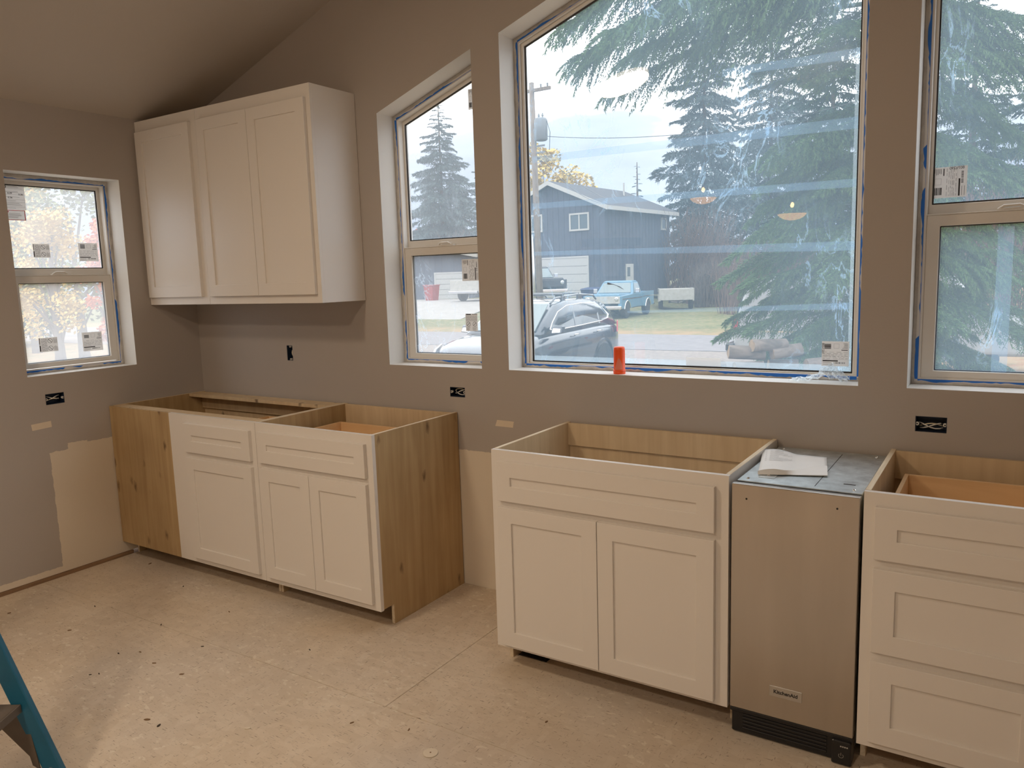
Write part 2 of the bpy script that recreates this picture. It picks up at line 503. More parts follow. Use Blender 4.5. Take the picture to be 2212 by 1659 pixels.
# ---------------------------------------------------------------- mesh helpers
class MB:
    def __init__(self):
        self.v, self.f = [], []

    def add(self, verts, faces):
        o = len(self.v)
        self.v += [tuple(p) for p in verts]
        self.f += [tuple(i + o for i in f) for f in faces]
        return self

    def box(self, x0, x1, y0, y1, z0, z1):
        return self.add([(x, y, z) for x in (x0, x1) for y in (y0, y1) for z in (z0, z1)],
                        [(0, 1, 3, 2), (4, 6, 7, 5), (0, 4, 5, 1), (2, 3, 7, 6), (0, 2, 6, 4), (1, 5, 7, 3)])

    def hexa(self, p):
        """eight corners: bottom ring of 4 then top ring of 4"""
        return self.add(p, [(3, 2, 1, 0), (4, 5, 6, 7), (0, 1, 5, 4), (1, 2, 6, 5), (2, 3, 7, 6), (3, 0, 4, 7)])

    def prism(self, poly, axis, a, b):
        n = len(poly)

        def P(p, t):
            return (t, p[0], p[1]) if axis == 'X' else ((p[0], t, p[1]) if axis == 'Y' else (p[0], p[1], t))
        self.add([P(p, a) for p in poly] + [P(p, b) for p in poly],
                 [tuple(range(n))[::-1], tuple(range(n, 2 * n))] + [(i, (i + 1) % n, n + (i + 1) % n, n + i) for i in range(n)])
        return self

    def tube(self, pts, r, n=8, cap=True, r1=None):
        pts = [Vector(p) for p in pts]
        rings = []
        up = None
        for i, p in enumerate(pts):
            t = (pts[min(i + 1, len(pts) - 1)] - pts[max(i - 1, 0)]).normalized()
            if up is None:
                up = t.orthogonal().normalized()
            else:
                up = (up - t * up.dot(t)).normalized()
            s = t.cross(up)
            k = i / max(1, len(pts) - 1)
            rr = r if r1 is None else r + (r1 - r) * k
            rings.append([p + (up * math.cos(2 * math.pi * j / n) + s * math.sin(2 * math.pi * j / n)) * rr for j in range(n)])
        vs_ = [q for ring in rings for q in ring]
        fs = []
        for i in range(len(pts) - 1):
            for j in range(n):
                a, b2 = i * n + j, i * n + (j + 1) % n
                fs.append((a, b2, b2 + n, a + n))
        if cap:
            fs.append(tuple(range(n))[::-1])
            fs.append(tuple(range((len(pts) - 1) * n, len(pts) * n)))
        return self.add(vs_, fs)

    def lathe(self, prof, n=24, c=(0, 0, 0), axis='Z'):
        """prof: (radius, height) list; closed with fans where the radius is 0"""
        vs_, fs = [], []

        def P(r, h, a):
            x, y = r * math.cos(a), r * math.sin(a)
            q = (x, y, h) if axis == 'Z' else ((h, x, y) if axis == 'X' else (x, h, y))
            return (q[0] + c[0], q[1] + c[1], q[2] + c[2])
        for (r, h) in prof:
            vs_ += [P(r, h, 2 * math.pi * j / n) for j in range(n)]
        for i in range(len(prof) - 1):
            for j in range(n):
                a, b2 = i * n + j, i * n + (j + 1) % n
                fs.append((a, b2, b2 + n, a + n))
        fs.append(tuple(range(n))[::-1])
        fs.append(tuple(range((len(prof) - 1) * n, len(prof) * n)))
        return self.add(vs_, fs)

    def ring_loft(self, rings, closed=True, cap=True):
        n = len(rings[0])
        vs_ = [p for r in rings for p in r]
        fs = []
        for i in range(len(rings) - 1):
            for j in range(n if closed else n - 1):
                a, b2 = i * n + j, i * n + (j + 1) % n
                fs.append((a, b2, b2 + n, a + n))
        if cap and closed:
            fs.append(tuple(range(n))[::-1])
            fs.append(tuple(range((len(rings) - 1) * n, len(rings) * n)))
        return self.add(vs_, fs)

    def build(self, name, mat, parent=None, bevel=0.0, smooth=False, off=(0, 0, 0), seg=1):
        me = bpy.data.meshes.new(name)
        me.from_pydata([(a - off[0], b2 - off[1], c - off[2]) for a, b2, c in self.v], [], self.f)
        me.validate()
        bm = bmesh.new(); bm.from_mesh(me)
        bmesh.ops.recalc_face_normals(bm, faces=bm.faces)
        bm.to_mesh(me); bm.free()
        me.materials.append(M[mat])
        if smooth:
            me.polygons.foreach_set('use_smooth', [True] * len(me.polygons))
        o = bpy.data.objects.new(name, me)
        COL.objects.link(o)
        if parent is not None:
            o.parent = parent
        if bevel:
            md = o.modifiers.new('bevel', 'BEVEL')
            md.width = bevel; md.segments = seg; md.limit_method = 'ANGLE'; md.angle_limit = math.radians(40)
            md.harden_normals = False
        return o


def tag(o, label=None, cat=None, group=None, kind=None):
    if label:
        o['label'] = label
    if cat:
        o['category'] = cat
    if group:
        o['group'] = group
    if kind:
        o['kind'] = kind
    return o


def thing(name, label, cat, loc=(0, 0, 0), rz=0.0, group=None, kind=None):
    o = bpy.data.objects.new(name, None)
    o.empty_display_size = 0.1
    o.location = loc
    o.rotation_euler = (0, 0, rz)
    COL.objects.link(o)
    return tag(o, label, cat, group, kind)


def copy_tree(o, parent=None):
    c = o.copy()
    COL.objects.link(c)
    c.parent = parent
    for ch in [x for x in bpy.data.objects if x.parent == o]:
        copy_tree(ch, c)
    return c


def text_mesh(name, body, size, mat, parent, mtx, extrude=0.0004, bold=0.0):
    cu = bpy.data.curves.new(name, 'FONT')
    cu.body = body; cu.size = size; cu.extrude = extrude; cu.align_x = 'CENTER'; cu.align_y = 'CENTER'; cu.offset = bold
    t = bpy.data.objects.new(name + '_tmp', cu)
    COL.objects.link(t)
    dg = bpy.context.evaluated_depsgraph_get(); dg.update()
    me = bpy.data.meshes.new_from_object(t.evaluated_get(dg))
    bpy.data.objects.remove(t); bpy.data.curves.remove(cu)
    me.transform(mtx)
    me.materials.clear(); me.materials.append(M[mat])
    o = bpy.data.objects.new(name, me)
    COL.objects.link(o); o.parent = parent
    return o


def cut(o, cutters):
    """real holes: boolean difference applied to the mesh"""
    for c in cutters:
        md = o.modifiers.new('cut', 'BOOLEAN'); md.operation = 'DIFFERENCE'; md.object = c; md.solver = 'EXACT'
    dg = bpy.context.evaluated_depsgraph_get(); dg.update()
    me = bpy.data.meshes.new_from_object(o.evaluated_get(dg))
    o.modifiers.clear()
    o.data = me
    for c in cutters:
        bpy.data.objects.remove(c)


# ---------------------------------------------------------------- the room
ZC, SL = 2.4724, 0.3494
XR = 3.035                     # ridge
XW = 2 * XR                    # far side wall
YB = -7.4                      # wall behind the camera
TH = 0.19                      # wall thickness


def ceil_z(x):
    return ZC + SL * min(x, XW - x)


WIN_A = (1.554, 2.133); WIN_B = (2.286, 3.784); WIN_C = (3.941, 4.516); Z0 = 1.095
LWY = (-1.022, -0.426); LWZ = (1.0895, 2.1277)


def top_a(x):
    return 2.3423 + SL * (x - 1.5539)


def top_b(x):
    return 2.5834 + SL * (min(x, XW - x) - 2.2861)


def top_c(x):
    return 2.3423 + SL * ((XW - x) - 1.5539)


polyA = [(WIN_A[0], Z0), (WIN_A[1], Z0), (WIN_A[1], top_a(WIN_A[1])), (WIN_A[0], top_a(WIN_A[0]))]
polyB = [(WIN_B[0], Z0), (WIN_B[1], Z0), (WIN_B[1], top_b(WIN_B[1])), (XR, top_b(XR)), (WIN_B[0], top_b(WIN_B[0]))]
polyC = [(WIN_C[0], Z0), (WIN_C[1], Z0), (WIN_C[1], top_c(WIN_C[1])), (WIN_C[0], top_c(WIN_C[0]))]

wall_back = MB().prism([(-TH, -0.05), (XW + TH, -0.05), (XW + TH, ZC + .05), (XR, ceil_z(XR) + .09), (-TH, ZC + .05)], 'Y', 0, TH).build('wall_back', 'wall_paint_back')
BOXES = [  # electrical box openings on the window wall (x0, x1, z0, z1)
    (0.786, 0.833, 1.092, 1.178), (1.937, 2.027, 0.950, 0.998), (3.972, 4.069, 0.944, 0.999)]
cs = [MB().prism(p, 'Y', -0.1, TH + .1).build('cutter', 'wall_paint') for p in (polyA, polyB, polyC)]
cs += [MB().box(a, b, -0.1, 0.055, c, d).build('cutter', 'wall_paint') for a, b, c, d in BOXES]
cut(wall_back, cs)
def lighten_reveals(o, test):
    o.data.materials.append(M['reveal_daylit'])
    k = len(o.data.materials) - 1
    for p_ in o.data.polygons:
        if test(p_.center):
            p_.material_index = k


lighten_reveals(wall_back, lambda c: .004 < c.y < TH - .004 and c.z > Z0 - .01 and WIN_A[0] - .01 < c.x < WIN_C[1] + .01)
tag(wall_back, 'greige painted gable wall holding three tall windows', 'wall', kind='structure')

wall_left = MB().box(-TH, 0, YB, 0, 0.022, ZC + .02).build('wall_left', 'wall_paint_left')
cs = [MB().box(-TH - .1, .1, LWY[0], LWY[1], LWZ[0], LWZ[1]).build('cutter', 'wall_paint'),
      MB().box(-0.055, .1, -0.946, -0.850, 0.932, 0.989).build('cutter', 'wall_paint')]
cut(wall_left, cs)
lighten_reveals(wall_left, lambda c: -TH + .004 < c.x < -.004 and LWZ[0] - .01 < c.z < LWZ[1] + .01 and LWY[0] - .01 < c.y < LWY[1] + .01)
tag(wall_left, 'greige side wall with small window and bare primer patch', 'wall', kind='structure')
wall_right = MB().box(XW, XW + TH, YB, 0, 0, ZC + .02).build('wall_right', 'wall_paint')
cut(wall_right, [MB().box(XW - .1, XW + TH + .1, -7.0, -5.2, .12, 2.15).build('cutter', 'wall_paint')])  # hole added to let soft daylight in from out of view
tag(wall_right, 'greige side wall facing the small window wall', 'wall', kind='structure')
tag(MB().prism([(-TH, -0.05), (XW + TH, -0.05), (XW + TH, ZC + .05), (XR, ceil_z(XR) + .09), (-TH, ZC + .05)], 'Y', YB - TH, YB).build('wall_front', 'wall_paint'),
    'greige gable wall opposite the window wall', 'wall', kind='structure')
ceil = MB()
for s in (0, 1):
    f = (lambda x: x) if s == 0 else (lambda x: XW - x)
    ceil.prism([(f(-TH), ZC - SL * TH), (f(XR), ceil_z(XR)), (f(XR), ceil_z(XR) + .12), (f(-TH), ZC - SL * TH + .12)], 'Y', YB - .1, TH)
tag(ceil.build('ceiling', 'ceiling_paint'), 'pale sloping vaulted ceiling meeting at a ridge', 'ceiling', kind='structure')

floor = MB().box(-TH, XW + TH, YB - TH, TH, -0.08, -0.022).build('floor', 'bare_wood_strip')
tag(floor, 'beige subfloor of butted boards, scuffed and spattered', 'floor', kind='structure')
rows = [(0.0, -1.065, 2.40), (-1.065, -2.284, None), (-2.284, -3.503, 1.74), (-3.503, -4.722, .52), (-4.722, -5.941, 1.74), (-5.941, YB, .52)]
for (ya, yb, j) in rows:
    xs = [0.0, 3.62, XW] if j is None else [0.0] + [j + 2.438 * k for k in range(-1, 4) if 0.05 < j + 2.438 * k < XW - .05] + [XW]
    for a, b in zip(xs[:-1], xs[1:]):
        MB().box(a + .0009, b - .0009, yb + .0009, ya - .0009, -0.022, 0.0).build('subfloor_panel', 'subfloor_board', floor, bevel=.0012)
tag(MB().box(-0.02, 0.006, YB, -0.56, 0.0002, 0.020).build('trim_1', 'bare_wood_strip'), 'rough bare wood strip in the gap under the side wall', 'trim', kind='structure')


# ---------------------------------------------------------------- windows
def frame_ring(outer, inner, y0, y1):
    """closed picture-frame ring between two outlines, y0 (room side) to y1"""
    m = MB()
    n = len(outer)
    vs_ = []
    for y in (y0, y1):
        vs_ += [(p[0], y, p[1]) for p in outer] + [(p[0], y, p[1]) for p in inner]
    fs = []
    for i in range(n):
        k = (i + 1) % n
        fs += [(i, k, n + k, n + i), (2 * n + i, 3 * n + i, 3 * n + k, 2 * n + k), (i, 2 * n + i, 2 * n + k, k), (n + i, n + k, 3 * n + k, 3 * n + i)]
    m.add(vs_, fs)
    return m


def inset(poly, d):
    """inset of a convex counter-clockwise polygon"""
    n = len(poly)
    if isinstance(d, (int, float)):
        d = [d] * n
    lines = []
    for i in range(n):
        a, b = Vector(poly[i]), Vector(poly[(i + 1) % n])
        t = (b - a).normalized()
        nrm = Vector((-t.y, t.x))
        lines.append((a + nrm * d[i], t))
    res = []
    for i in range(n):
        (p, t), (q, s) = lines[i - 1], lines[i]
        cr_ = t.x * s.y - t.y * s.x
        k = ((q.x - p.x) * s.y - (q.y - p.y) * s.x) / cr_
        r = p + t * k
        res.append((r.x, r.y))
    return res


def to_left_wall(mb):
    """turn a window built in back-wall coordinates (x, y depth, z) for the side wall: along-wall = y, depth = -x"""
    mb.v = [(-y, x, z) for (x, y, z) in mb.v]
    return mb


def ragged_strip(pa, pb, w, y, seed, cover=0.9, step=0.012):
    """painter's tape left along an edge, torn: little quads of uneven width; pa, pb in (x, z)"""
    rnd = random.Random(seed)
    m = MB()
    a, b = Vector(pa), Vector(pb)
    L_ = (b - a).length
    t = (b - a) / L_
    nrm = Vector((-t.y, t.x))
    n = max(2, int(L_ / step))
    wid, gap = w, False
    pts = []
    for i in range(n + 1):
        wid = max(0.15 * w, min(1.35 * w, wid + rnd.uniform(-.35, .35) * w))
        if rnd.random() < 0.12:
            gap = rnd.random() > cover
        pts.append((a + t * (L_ * i / n), 0.0005 if gap else wid))
    for (p, w0), (q, w1) in zip(pts[:-1], pts[1:]):
        m.hexa([(p.x, y, p.y), (q.x, y, q.y), (q.x + nrm.x * w1, y, q.y + nrm.y * w1), (p.x + nrm.x * w0, y, p.y + nrm.y * w0),
                (p.x, y + .0006, p.y), (q.x, y + .0006, q.y), (q.x + nrm.x * w1, y + .0006, q.y + nrm.y * w1), (p.x + nrm.x * w0, y + .0006, p.y + nrm.y * w0)])
    return m


def put(mb, name, mat, parent, flip, **k):
    if flip:
        to_left_wall(mb)
    return mb.build(name, mat, parent, off=parent.location, **k)


def hung_window(name, label, opening, zmid, pane_mats, seed, flip=False, gap=.03):
    """single-hung: lower sash in front, upper sash behind, meeting rails with a latch"""
    x0, x1 = opening[0][0], opening[1][0]
    loc = (-0.12, (x0 + x1) / 2, Z0) if flip else ((x0 + x1) / 2, .12, Z0)
    w = thing(name, label, 'window', loc, kind='structure')
    op = [opening[i] for i in range(len(opening))]
    out = inset(op, .001)
    f_in = inset(op, [.024, .030, .030, .030])
    put(frame_ring(out, f_in, .122, .188), 'frame', 'vinyl_white', w, flip, bevel=.0015)
    sm = inset(op, [.0085, .012, .014, .012])
    put(frame_ring(out, sm, .1205, .1235), 'joint_compound', 'primed_smear', w, flip)
    # painter's tape remnants along the inside edge of the compound
    n = len(op)
    ins = inset(op, [.018, .022, .024, .022])
    for i in range(n):
        t = ragged_strip(ins[(i + 1) % n], ins[i], .0085, .1200, seed * 10 + i, cover=[.86, .8, .75, .8][i % 4])
        put(t, 'painters_tape', 'tape_blue', w, flip)
    # lower sash
    lo = [(x0 + .029, Z0 + .022), (x1 - .029, Z0 + .022), (x1 - .029, zmid + .002), (x0 + .029, zmid + .002)]
    li = inset(lo, [.027, .042, .038, .042])
    s = put(frame_ring(lo, li, .128, .156), 'lower_sash', 'vinyl_white', w, flip, bevel=.002)
    p = MB().prism(li, 'Y', .1395, .1415)
    put(p, 'pane', pane_mats[1], w, flip)
    g = frame_ring(inset(li, -.001), inset(li, .004), .1415, .150)
    put(g, 'gasket', 'glazing_gasket', w, flip)
    # upper sash
    uo = [(x0 + .029, zmid - .030), (x1 - .029, zmid - .030)] + [(min(max(q[0], x0 + .029), x1 - .029), q[1]) for q in inset(op, .029)[2:]]
    ui = inset(uo, [.070, .018, .020, .012])
    put(frame_ring(uo, ui, .158, .184), 'upper_sash', 'vinyl_white', w, flip, bevel=.002)
    put(MB().prism(ui, 'Y', .1690, .1710), 'pane', pane_mats[0], w, flip)
    put(frame_ring(inset(ui, -.001), inset(ui, .005), .162, .1689), 'gasket', 'glazing_gasket', w, flip)
    # lip and latch on the meeting rail
    put(MB().box(x0 + .03, x1 - .03, .1262, .160, zmid + .002, zmid + .006), 'sash_lip', 'vinyl_white', w, flip, bevel=.001)
    xc = (x0 + x1) / 2
    latch = MB().box(xc - .05, xc + .05, .132, .156, zmid + .006, zmid + .012)
    latch.tube([(xc - .046, .138, zmid + .010), (xc - .03, .134, zmid + .020), (xc + .015, .134, zmid + .021), (xc + .034, .138, zmid + .012)], .005, 8)
    put(latch, 'sash_lock', 'vinyl_white', w, flip, bevel=.001)
    return w, li, ui


def lens_print(kind, w, h, rnd):
    """flat print of a window sticker in unit coordinates of its face: returns {ink: [(u0,u1,v0,v1)]}"""
    ink = {'ink_black': [], 'ink_grey': [], 'ink_red': []}

    def line(u0, u1, v, t=.004, c='ink_grey'):
        ink[c].append((u0, u1, v, v + t))
    if kind == 'order':           # bar code, window outline, rows of type
        v = .70
        for i in range(6):
            t = rnd.choice((.014, .022, .03))
            ink['ink_black'].append((.10, .34, v, v + t)); v += t + rnd.choice((.010, .016))
        for a in ((.44, .64, .72, .725), (.44, .64, .90, .905), (.44, .445, .72, .905), (.635, .64, .72, .905)):
            ink['ink_grey'].append(a)
        for i in range(5):
            line(.95 - rnd.uniform(.10, .22), .95, .90 - i * .045, .018)
        ink['ink_black'].append((.72, .95, .64, .668))
        for vv in (.56, .50, .45, .40, .36, .30):
            u = .05
            while u < .9:
                e_ = u + rnd.uniform(.04, .2)
                line(u, min(e_, .95), vv, rnd.choice((.008, .012))); u = e_ + rnd.uniform(.01, .1)
        line(.03, .97, .27, .003)
        ink['ink_black'].append((.04, .60, .19, .235))
        for i in range(12):
            u = .45 + i * .035
            ink['ink_black'].append((u, u + rnd.choice((.008, .018)), .10, .165))
        for vv in (.13, .06):
            line(.05, .36, vv, .014)
    elif kind == 'warning':       # two pictograms with rows of small type
        ink['ink_black'].append((.06, .46, .93, .985)); ink['ink_grey'].append((.55, .97, .94, .98))
        for vv in [x * .035 + .58 for x in range(9)]:
            u = .06
            while u < .9:
                e_ = u + rnd.uniform(.05, .2)
                line(u, min(e_, .94), vv, .012); u = e_ + rnd.uniform(.02, .06)
        for cu in (.24, .76):
            for i in range(24):
                a = 2 * math.pi * i / 24
                ink['ink_black'].append((cu + .15 * math.cos(a) - .012, cu + .15 * math.cos(a) + .012, .40 + .13 * math.sin(a) - .012, .40 + .13 * math.sin(a) + .012))
            for i in range(9):
                k = -.1 + i * .025
                ink['ink_black'].append((cu + k - .014, cu + k + .014, .40 + k * .8 - .014, .40 + k * .8 + .014))
            for vv in (.04, .08, .12, .16, .20):
                line(cu - .18, cu + rnd.uniform(.05, .18), vv, .012)
    elif kind == 'rating':
        for vv in (.96, .80, .60, .40, .30, .12):
            line(.02, .98, vv, .006)
        for vv in (.92, .88, .84, .72, .68, .50, .35, .26, .22, .18, .06):
            line(.2, rnd.uniform(.6, .95), vv, .010)
        ink['ink_black'].append((.04, .20, .88, .90))
    elif kind == 'caution':
        for a in ((0, 1, 0, .06), (0, 1, .94, 1), (0, .03, 0, 1), (.97, 1, 0, 1)):
            ink['ink_red'].append(a)
        for vv in (.64, .52, .42, .32, .22):
            line(.1, rnd.uniform(.7, .92), vv, .03)
        ink['ink_red'].append((.30, .38, .74, .88))
    return ink


def sticker(win, kind, a0, a1, z0, z1, depth, flip, seed, turned=False, label=None):
    """label sheet on the room side of a pane: a thin sheet with its print"""
    rnd = random.Random(seed)
    s = put(MB().box(a0, a1, depth - .0006, depth, z0, z1), 'sticker', 'sticker_paper', win, flip)
    if label:
        s['label'] = label
    for mat, rects in lens_print(kind, a1 - a0, z1 - z0, rnd).items():
        if not rects:
            continue
        m = MB()
        for (u0, u1, v0, v1) in rects:
            if turned:
                u0, u1, v0, v1 = 1 - v1, 1 - v0, u0, u1
            m.box(a0 + u0 * (a1 - a0), a0 + u1 * (a1 - a0), depth - .0011, depth - .0006, z0 + v0 * (z1 - z0), z0 + v1 * (z1 - z0))
        if flip:
            to_left_wall(m)
        o = m.build('print', mat, s, off=win.location)
        o['kind'] = 'stuff'
    return s


# left trapezoid window
win1, l1, u1 = hung_window('window_1', 'tall slant-topped window beside the wall cabinets', polyA, 1.682, ('pane_film_hazy', 'pane_film_hazy'), 1)
sticker(win1, 'order', 1.937, 2.040, 1.510, 1.616, .139, False, 3, turned=True)
sticker(win1, 'warning', 1.947, 2.020, 1.262, 1.348, .139, False, 4)
sticker(win1, 'order', 1.992, 2.060, 2.325, 2.420, .1685, False, 5, turned=True)
# right trapezoid window
win3, l3, u3 = hung_window('window_3', 'tall slant-topped window over the drawer cabinet', polyC, 1.688, ('pane_film', 'pane_film'), 3)
s3 = sticker(win3, 'order', 3.977, 4.086, 1.750, 1.855, .1685, False, 6, turned=True)
text_mesh('print', '8071290', .013, 'ink_black', s3, Matrix.Translation(Vector((4.054, .1672, 1.849)) - win3.location) @ Matrix.Rotation(math.pi / 2, 4, 'X') @ Matrix.Diagonal((-1, 1, 1, 1)))
put(MB().box(4.186, 4.232, .1385, .1390, 1.1425, 1.640), 'film_band', 'film_band', win3, False)
# small window in the side wall
opL = [(LWY[0], LWZ[0]), (LWY[1], LWZ[0]), (LWY[1], LWZ[1]), (LWY[0], LWZ[1])]
win4, l4, u4 = hung_window('window_4', 'small window in the side wall, panes clouded with film', opL, 1.604, ('pane_film_milky', 'pane_film_milky'), 4, flip=True)
sticker(win4, 'warning', -0.880, -0.783, 1.200, 1.276, .139, True, 7, turned=True)
sticker(win4, 'order', -0.648, -0.535, 1.182, 1.288, .139, True, 8)
sticker(win4, 'warning', -0.841, -0.755, 1.704, 1.777, .1685, True, 9, turned=True)
sticker(win4, 'order', -0.600, -0.491, 1.685, 1.786, .1685, True, 10)
sr = sticker(win4, 'rating', -0.990, -0.852, 1.950, 2.080, .1685, True, 11)
for body, yy, zz, sz in (('0.29', -.925, 2.034, .013), ('0.30', -.872, 2.030, .013), ('0.56', -.925, 2.012, .013), ('D', -.948, 2.066, .026)):
    text_mesh('print', body, sz, 'ink_black', sr, Matrix.Translation(Vector((-.1672, yy, zz)) - win4.location) @ Matrix.Rotation(math.pi / 2, 4, 'Z') @ Matrix.Rotation(math.pi / 2, 4, 'X'))
sticker(win4, 'caution', -0.990, -0.859, 1.897, 1.949, .1685, True, 12, label='red-bordered caution label')

# picture window
win2 = thing('window_2', 'wide peaked picture window above the sink cabinet', 'window', ((WIN_B[0] + WIN_B[1]) / 2, .12, Z0), kind='structure')
outB = inset(polyB, .001)
inB = inset(polyB, [.020, .030, .032, .032, .030])
put(frame_ring(outB, inB, .122, .188), 'frame', 'vinyl_white', win2, False, bevel=.0015)
put(frame_ring(outB, inset(polyB, [.012, .014, .018, .018, .016]), .1205, .1235), 'joint_compound', 'primed_smear', win2, False)
tb = inset(polyB, [.018, .024, .022, .022, .022])
for i in range(5):
    put(ragged_strip(tb[(i + 1) % 5], tb[i], .010 if i == 0 else .0075, .1200, 70 + i, cover=.96), 'painters_tape', 'tape_blue', win2, False)
stopB = inset(polyB, [.026, .042, .046, .046, .044])
put(frame_ring(inB, stopB, .134, .150), 'glazing_stop', 'vinyl_white', win2, False, bevel=.0015)
put(frame_ring(inset(stopB, -.001), inset(stopB, .006), .144, .1508), 'gasket', 'glazing_gasket', win2, False)
put(MB().prism(stopB, 'Y', .1515, .1535), 'pane', 'pane_film', win2, False)


def film_strip(uv4):
    p = [on_plane(u, v, 1, .1505) for u, v in uv4]
    m = MB()
    m.add([(q.x, .1503, q.z) for q in p] + [(q.x, .1508, q.z) for q in p], [(0, 1, 2, 3), (7, 6, 5, 4), (0, 4, 5, 1), (1, 5, 6, 2), (2, 6, 7, 3), (3, 7, 4, 0)])
    return put(m, 'film_band', 'film_band', win2, False)


film_strip([(1152, 552), (1855, 541), (1857, 520), (1151, 544)])
film_strip([(1150, 452), (1856, 403), (1858, 385), (1149, 440)])
film_strip([(1150, 352), (1864, 276), (1866, 250), (1149, 338)])
film_strip([(1560, 166), (1866, 124), (1868, 101), (1560, 150)])
film_strip([(1355, 676), (1852, 668), (1853, 653), (1355, 672)])
put(MB().box(2.335, 3.742, .1499, .1504, 1.119, 1.150), 'film_edge', 'film_edge', win2, False)
put(MB().box(3.722, 3.742, .1499, .1504, 1.150, 2.30), 'film_edge', 'film_edge', win2, False)
s2 = sticker(win2, 'order', 3.629, 3.727, 1.146, 1.241, .1498, False, 13)
text_mesh('print', '8071291', .012, 'ink_black', s2, Matrix.Translation(Vector((3.6345, .1485, 1.213)) - win2.location) @ Matrix.Rotation(math.pi / 2, 4, 'X') @ Matrix.Rotation(math.pi / 2, 4, 'Z') @ Matrix.Diagonal((-1, 1, 1, 1)))
put(MB().box(3.086, 3.235, .1492, .1498, 1.128, 1.163), 'paper_strip', 'window_paper', win2, False)
tw = MB()
for k in range(5):
    a, b = on_plane(1312, 610 + k, 1, .1562), on_plane(1347 - 2 * k, 625 - k * 1.5, 1, .1562)
    tw.tube([a, (a + b) / 2 + Vector((0, 0, .004)), b], .0010, 5)
put(tw, 'dry_needle_tuft', 'bare_twig', win2, False)

# glazed opening added in the far side wall for soft fill daylight
fill_win5 = thing('added_window_5', 'wide glazed fill opening added to the side wall opposite the small window', 'window', (XW, -6.1, .12), kind='structure')
fr5 = frame_ring([(-.9, 0), (.9, 0), (.9, 2.03), (-.9, 2.03)], [(-.83, .07), (.83, .07), (.83, 1.96), (-.83, 1.96)], .06, .14)
fr5.box(-.04, .04, .065, .135, .07, 1.96)
fr5.v = [(y, x, z) for x, y, z in fr5.v]
fr5.build('frame', 'vinyl_white', fill_win5, bevel=.002)
for ya, yb in ((-.83, -.04), (.04, .83)):
    MB().box(.098, .102, ya, yb, .07, 1.96).build('pane', 'clear_pane', fill_win5)

# ---------------------------------------------------------------- cabinets
CD, CH, TOE = 0.610, 0.876, 0.092


def shaker(parent, name, x0, x1, z0, z1, yf, rail=.060, th=.019, mat='cabinet_white'):
    r = min(rail, (z1 - z0) * .42)
    o = [(x0, z0), (x1, z0), (x1, z1), (x0, z1)]
    i_ = [(x0 + rail, z0 + r), (x1 - rail, z0 + r), (x1 - rail, z1 - r), (x0 + rail, z1 - r)]
    d = frame_ring(o, i_, yf - th, yf).build(name, mat, parent, bevel=.0016, seg=2)
    MB().box(x0 + rail - .006, x1 - rail + .006, yf - th + .0075, yf - .002, z0 + r - .006, z1 - r + .006).build('panel', mat, d)
    return d


def drawer_box(parent, x0, x1, y0, y1, z0, z1):
    t = .013
    m = MB()
    m.box(x0, x0 + t, y0, y1, z0, z1).box(x1 - t, x1, y0, y1, z0, z1)
    m.box(x0 + t, x1 - t, y0, y0 + t, z0, z1).box(x0 + t, x1 - t, y1 - t, y1, z0, z1)
    d = m.build('drawer_box', 'maple', parent, bevel=.001)
    MB().box(x0 + t, x1 - t, y0 + t, y1 - t, z0 + .008, z0 + .014).build('drawer_bottom', 'plywood_inside', d)
    return d


def base_cabinet(label, x0, x1, stiles, rails, face_x0=None, back_rail=.10, left_face='plywood', right_face='plywood', front_top=.0):
    """open-topped base unit: sides with a toe notch, floor, back, nailer rails and a white face frame"""
    c = thing('base_cabinet', label, 'cabinet', (x0, -.006, 0))
    w = x1 - x0
    side = [(0, 0.0), (-(CD - .085), 0.0), (-(CD - .085), TOE), (-CD + .020, TOE), (-CD + .020, CH), (0, CH)]
    for xa, nm in ((0.0, left_face), (w - .016, right_face)):
        s = MB().prism(side, 'X', xa, xa + .016).build('side_panel', nm, c, bevel=.0006)
        MB().box(xa + .0005, xa + .0155, -CD + .021, -.001, CH, CH + .0006).build('ply_edge', 'ply_edge', s)
        MB().box(xa + .001, xa + .015, -(CD - .085) - .0008, -(CD - .085), .001, TOE - .001).build('ply_edge', 'ply_edge', s)
    MB().box(.016, w - .016, -CD + .020, -.006, TOE, TOE + .016).build('bottom_panel', 'plywood_inside', c)
    MB().box(.016, w - .016, -.012, -.004, TOE + .016, CH - .02).build('back_panel', 'plywood_inside', c)
    MB().box(.016, w - .016, -.028, -.0125, CH - back_rail, CH - .001).build('nailer_rail', 'plywood_inside', c, bevel=.0006)
    # white face frame
    fx0 = 0.0 if face_x0 is None else face_x0
    ff = MB()
    for (a, b) in stiles:
        ff.box(max(a, fx0), b, -CD, -CD + .019, TOE - .004, CH)
    for (a, b, za, zb) in rails:
        ff.box(a, b, -CD, -CD + .019, za, zb)
    ff.build('face_frame', 'cabinet_white', c)
    return c


FY = -CD       # doors overlay the frame
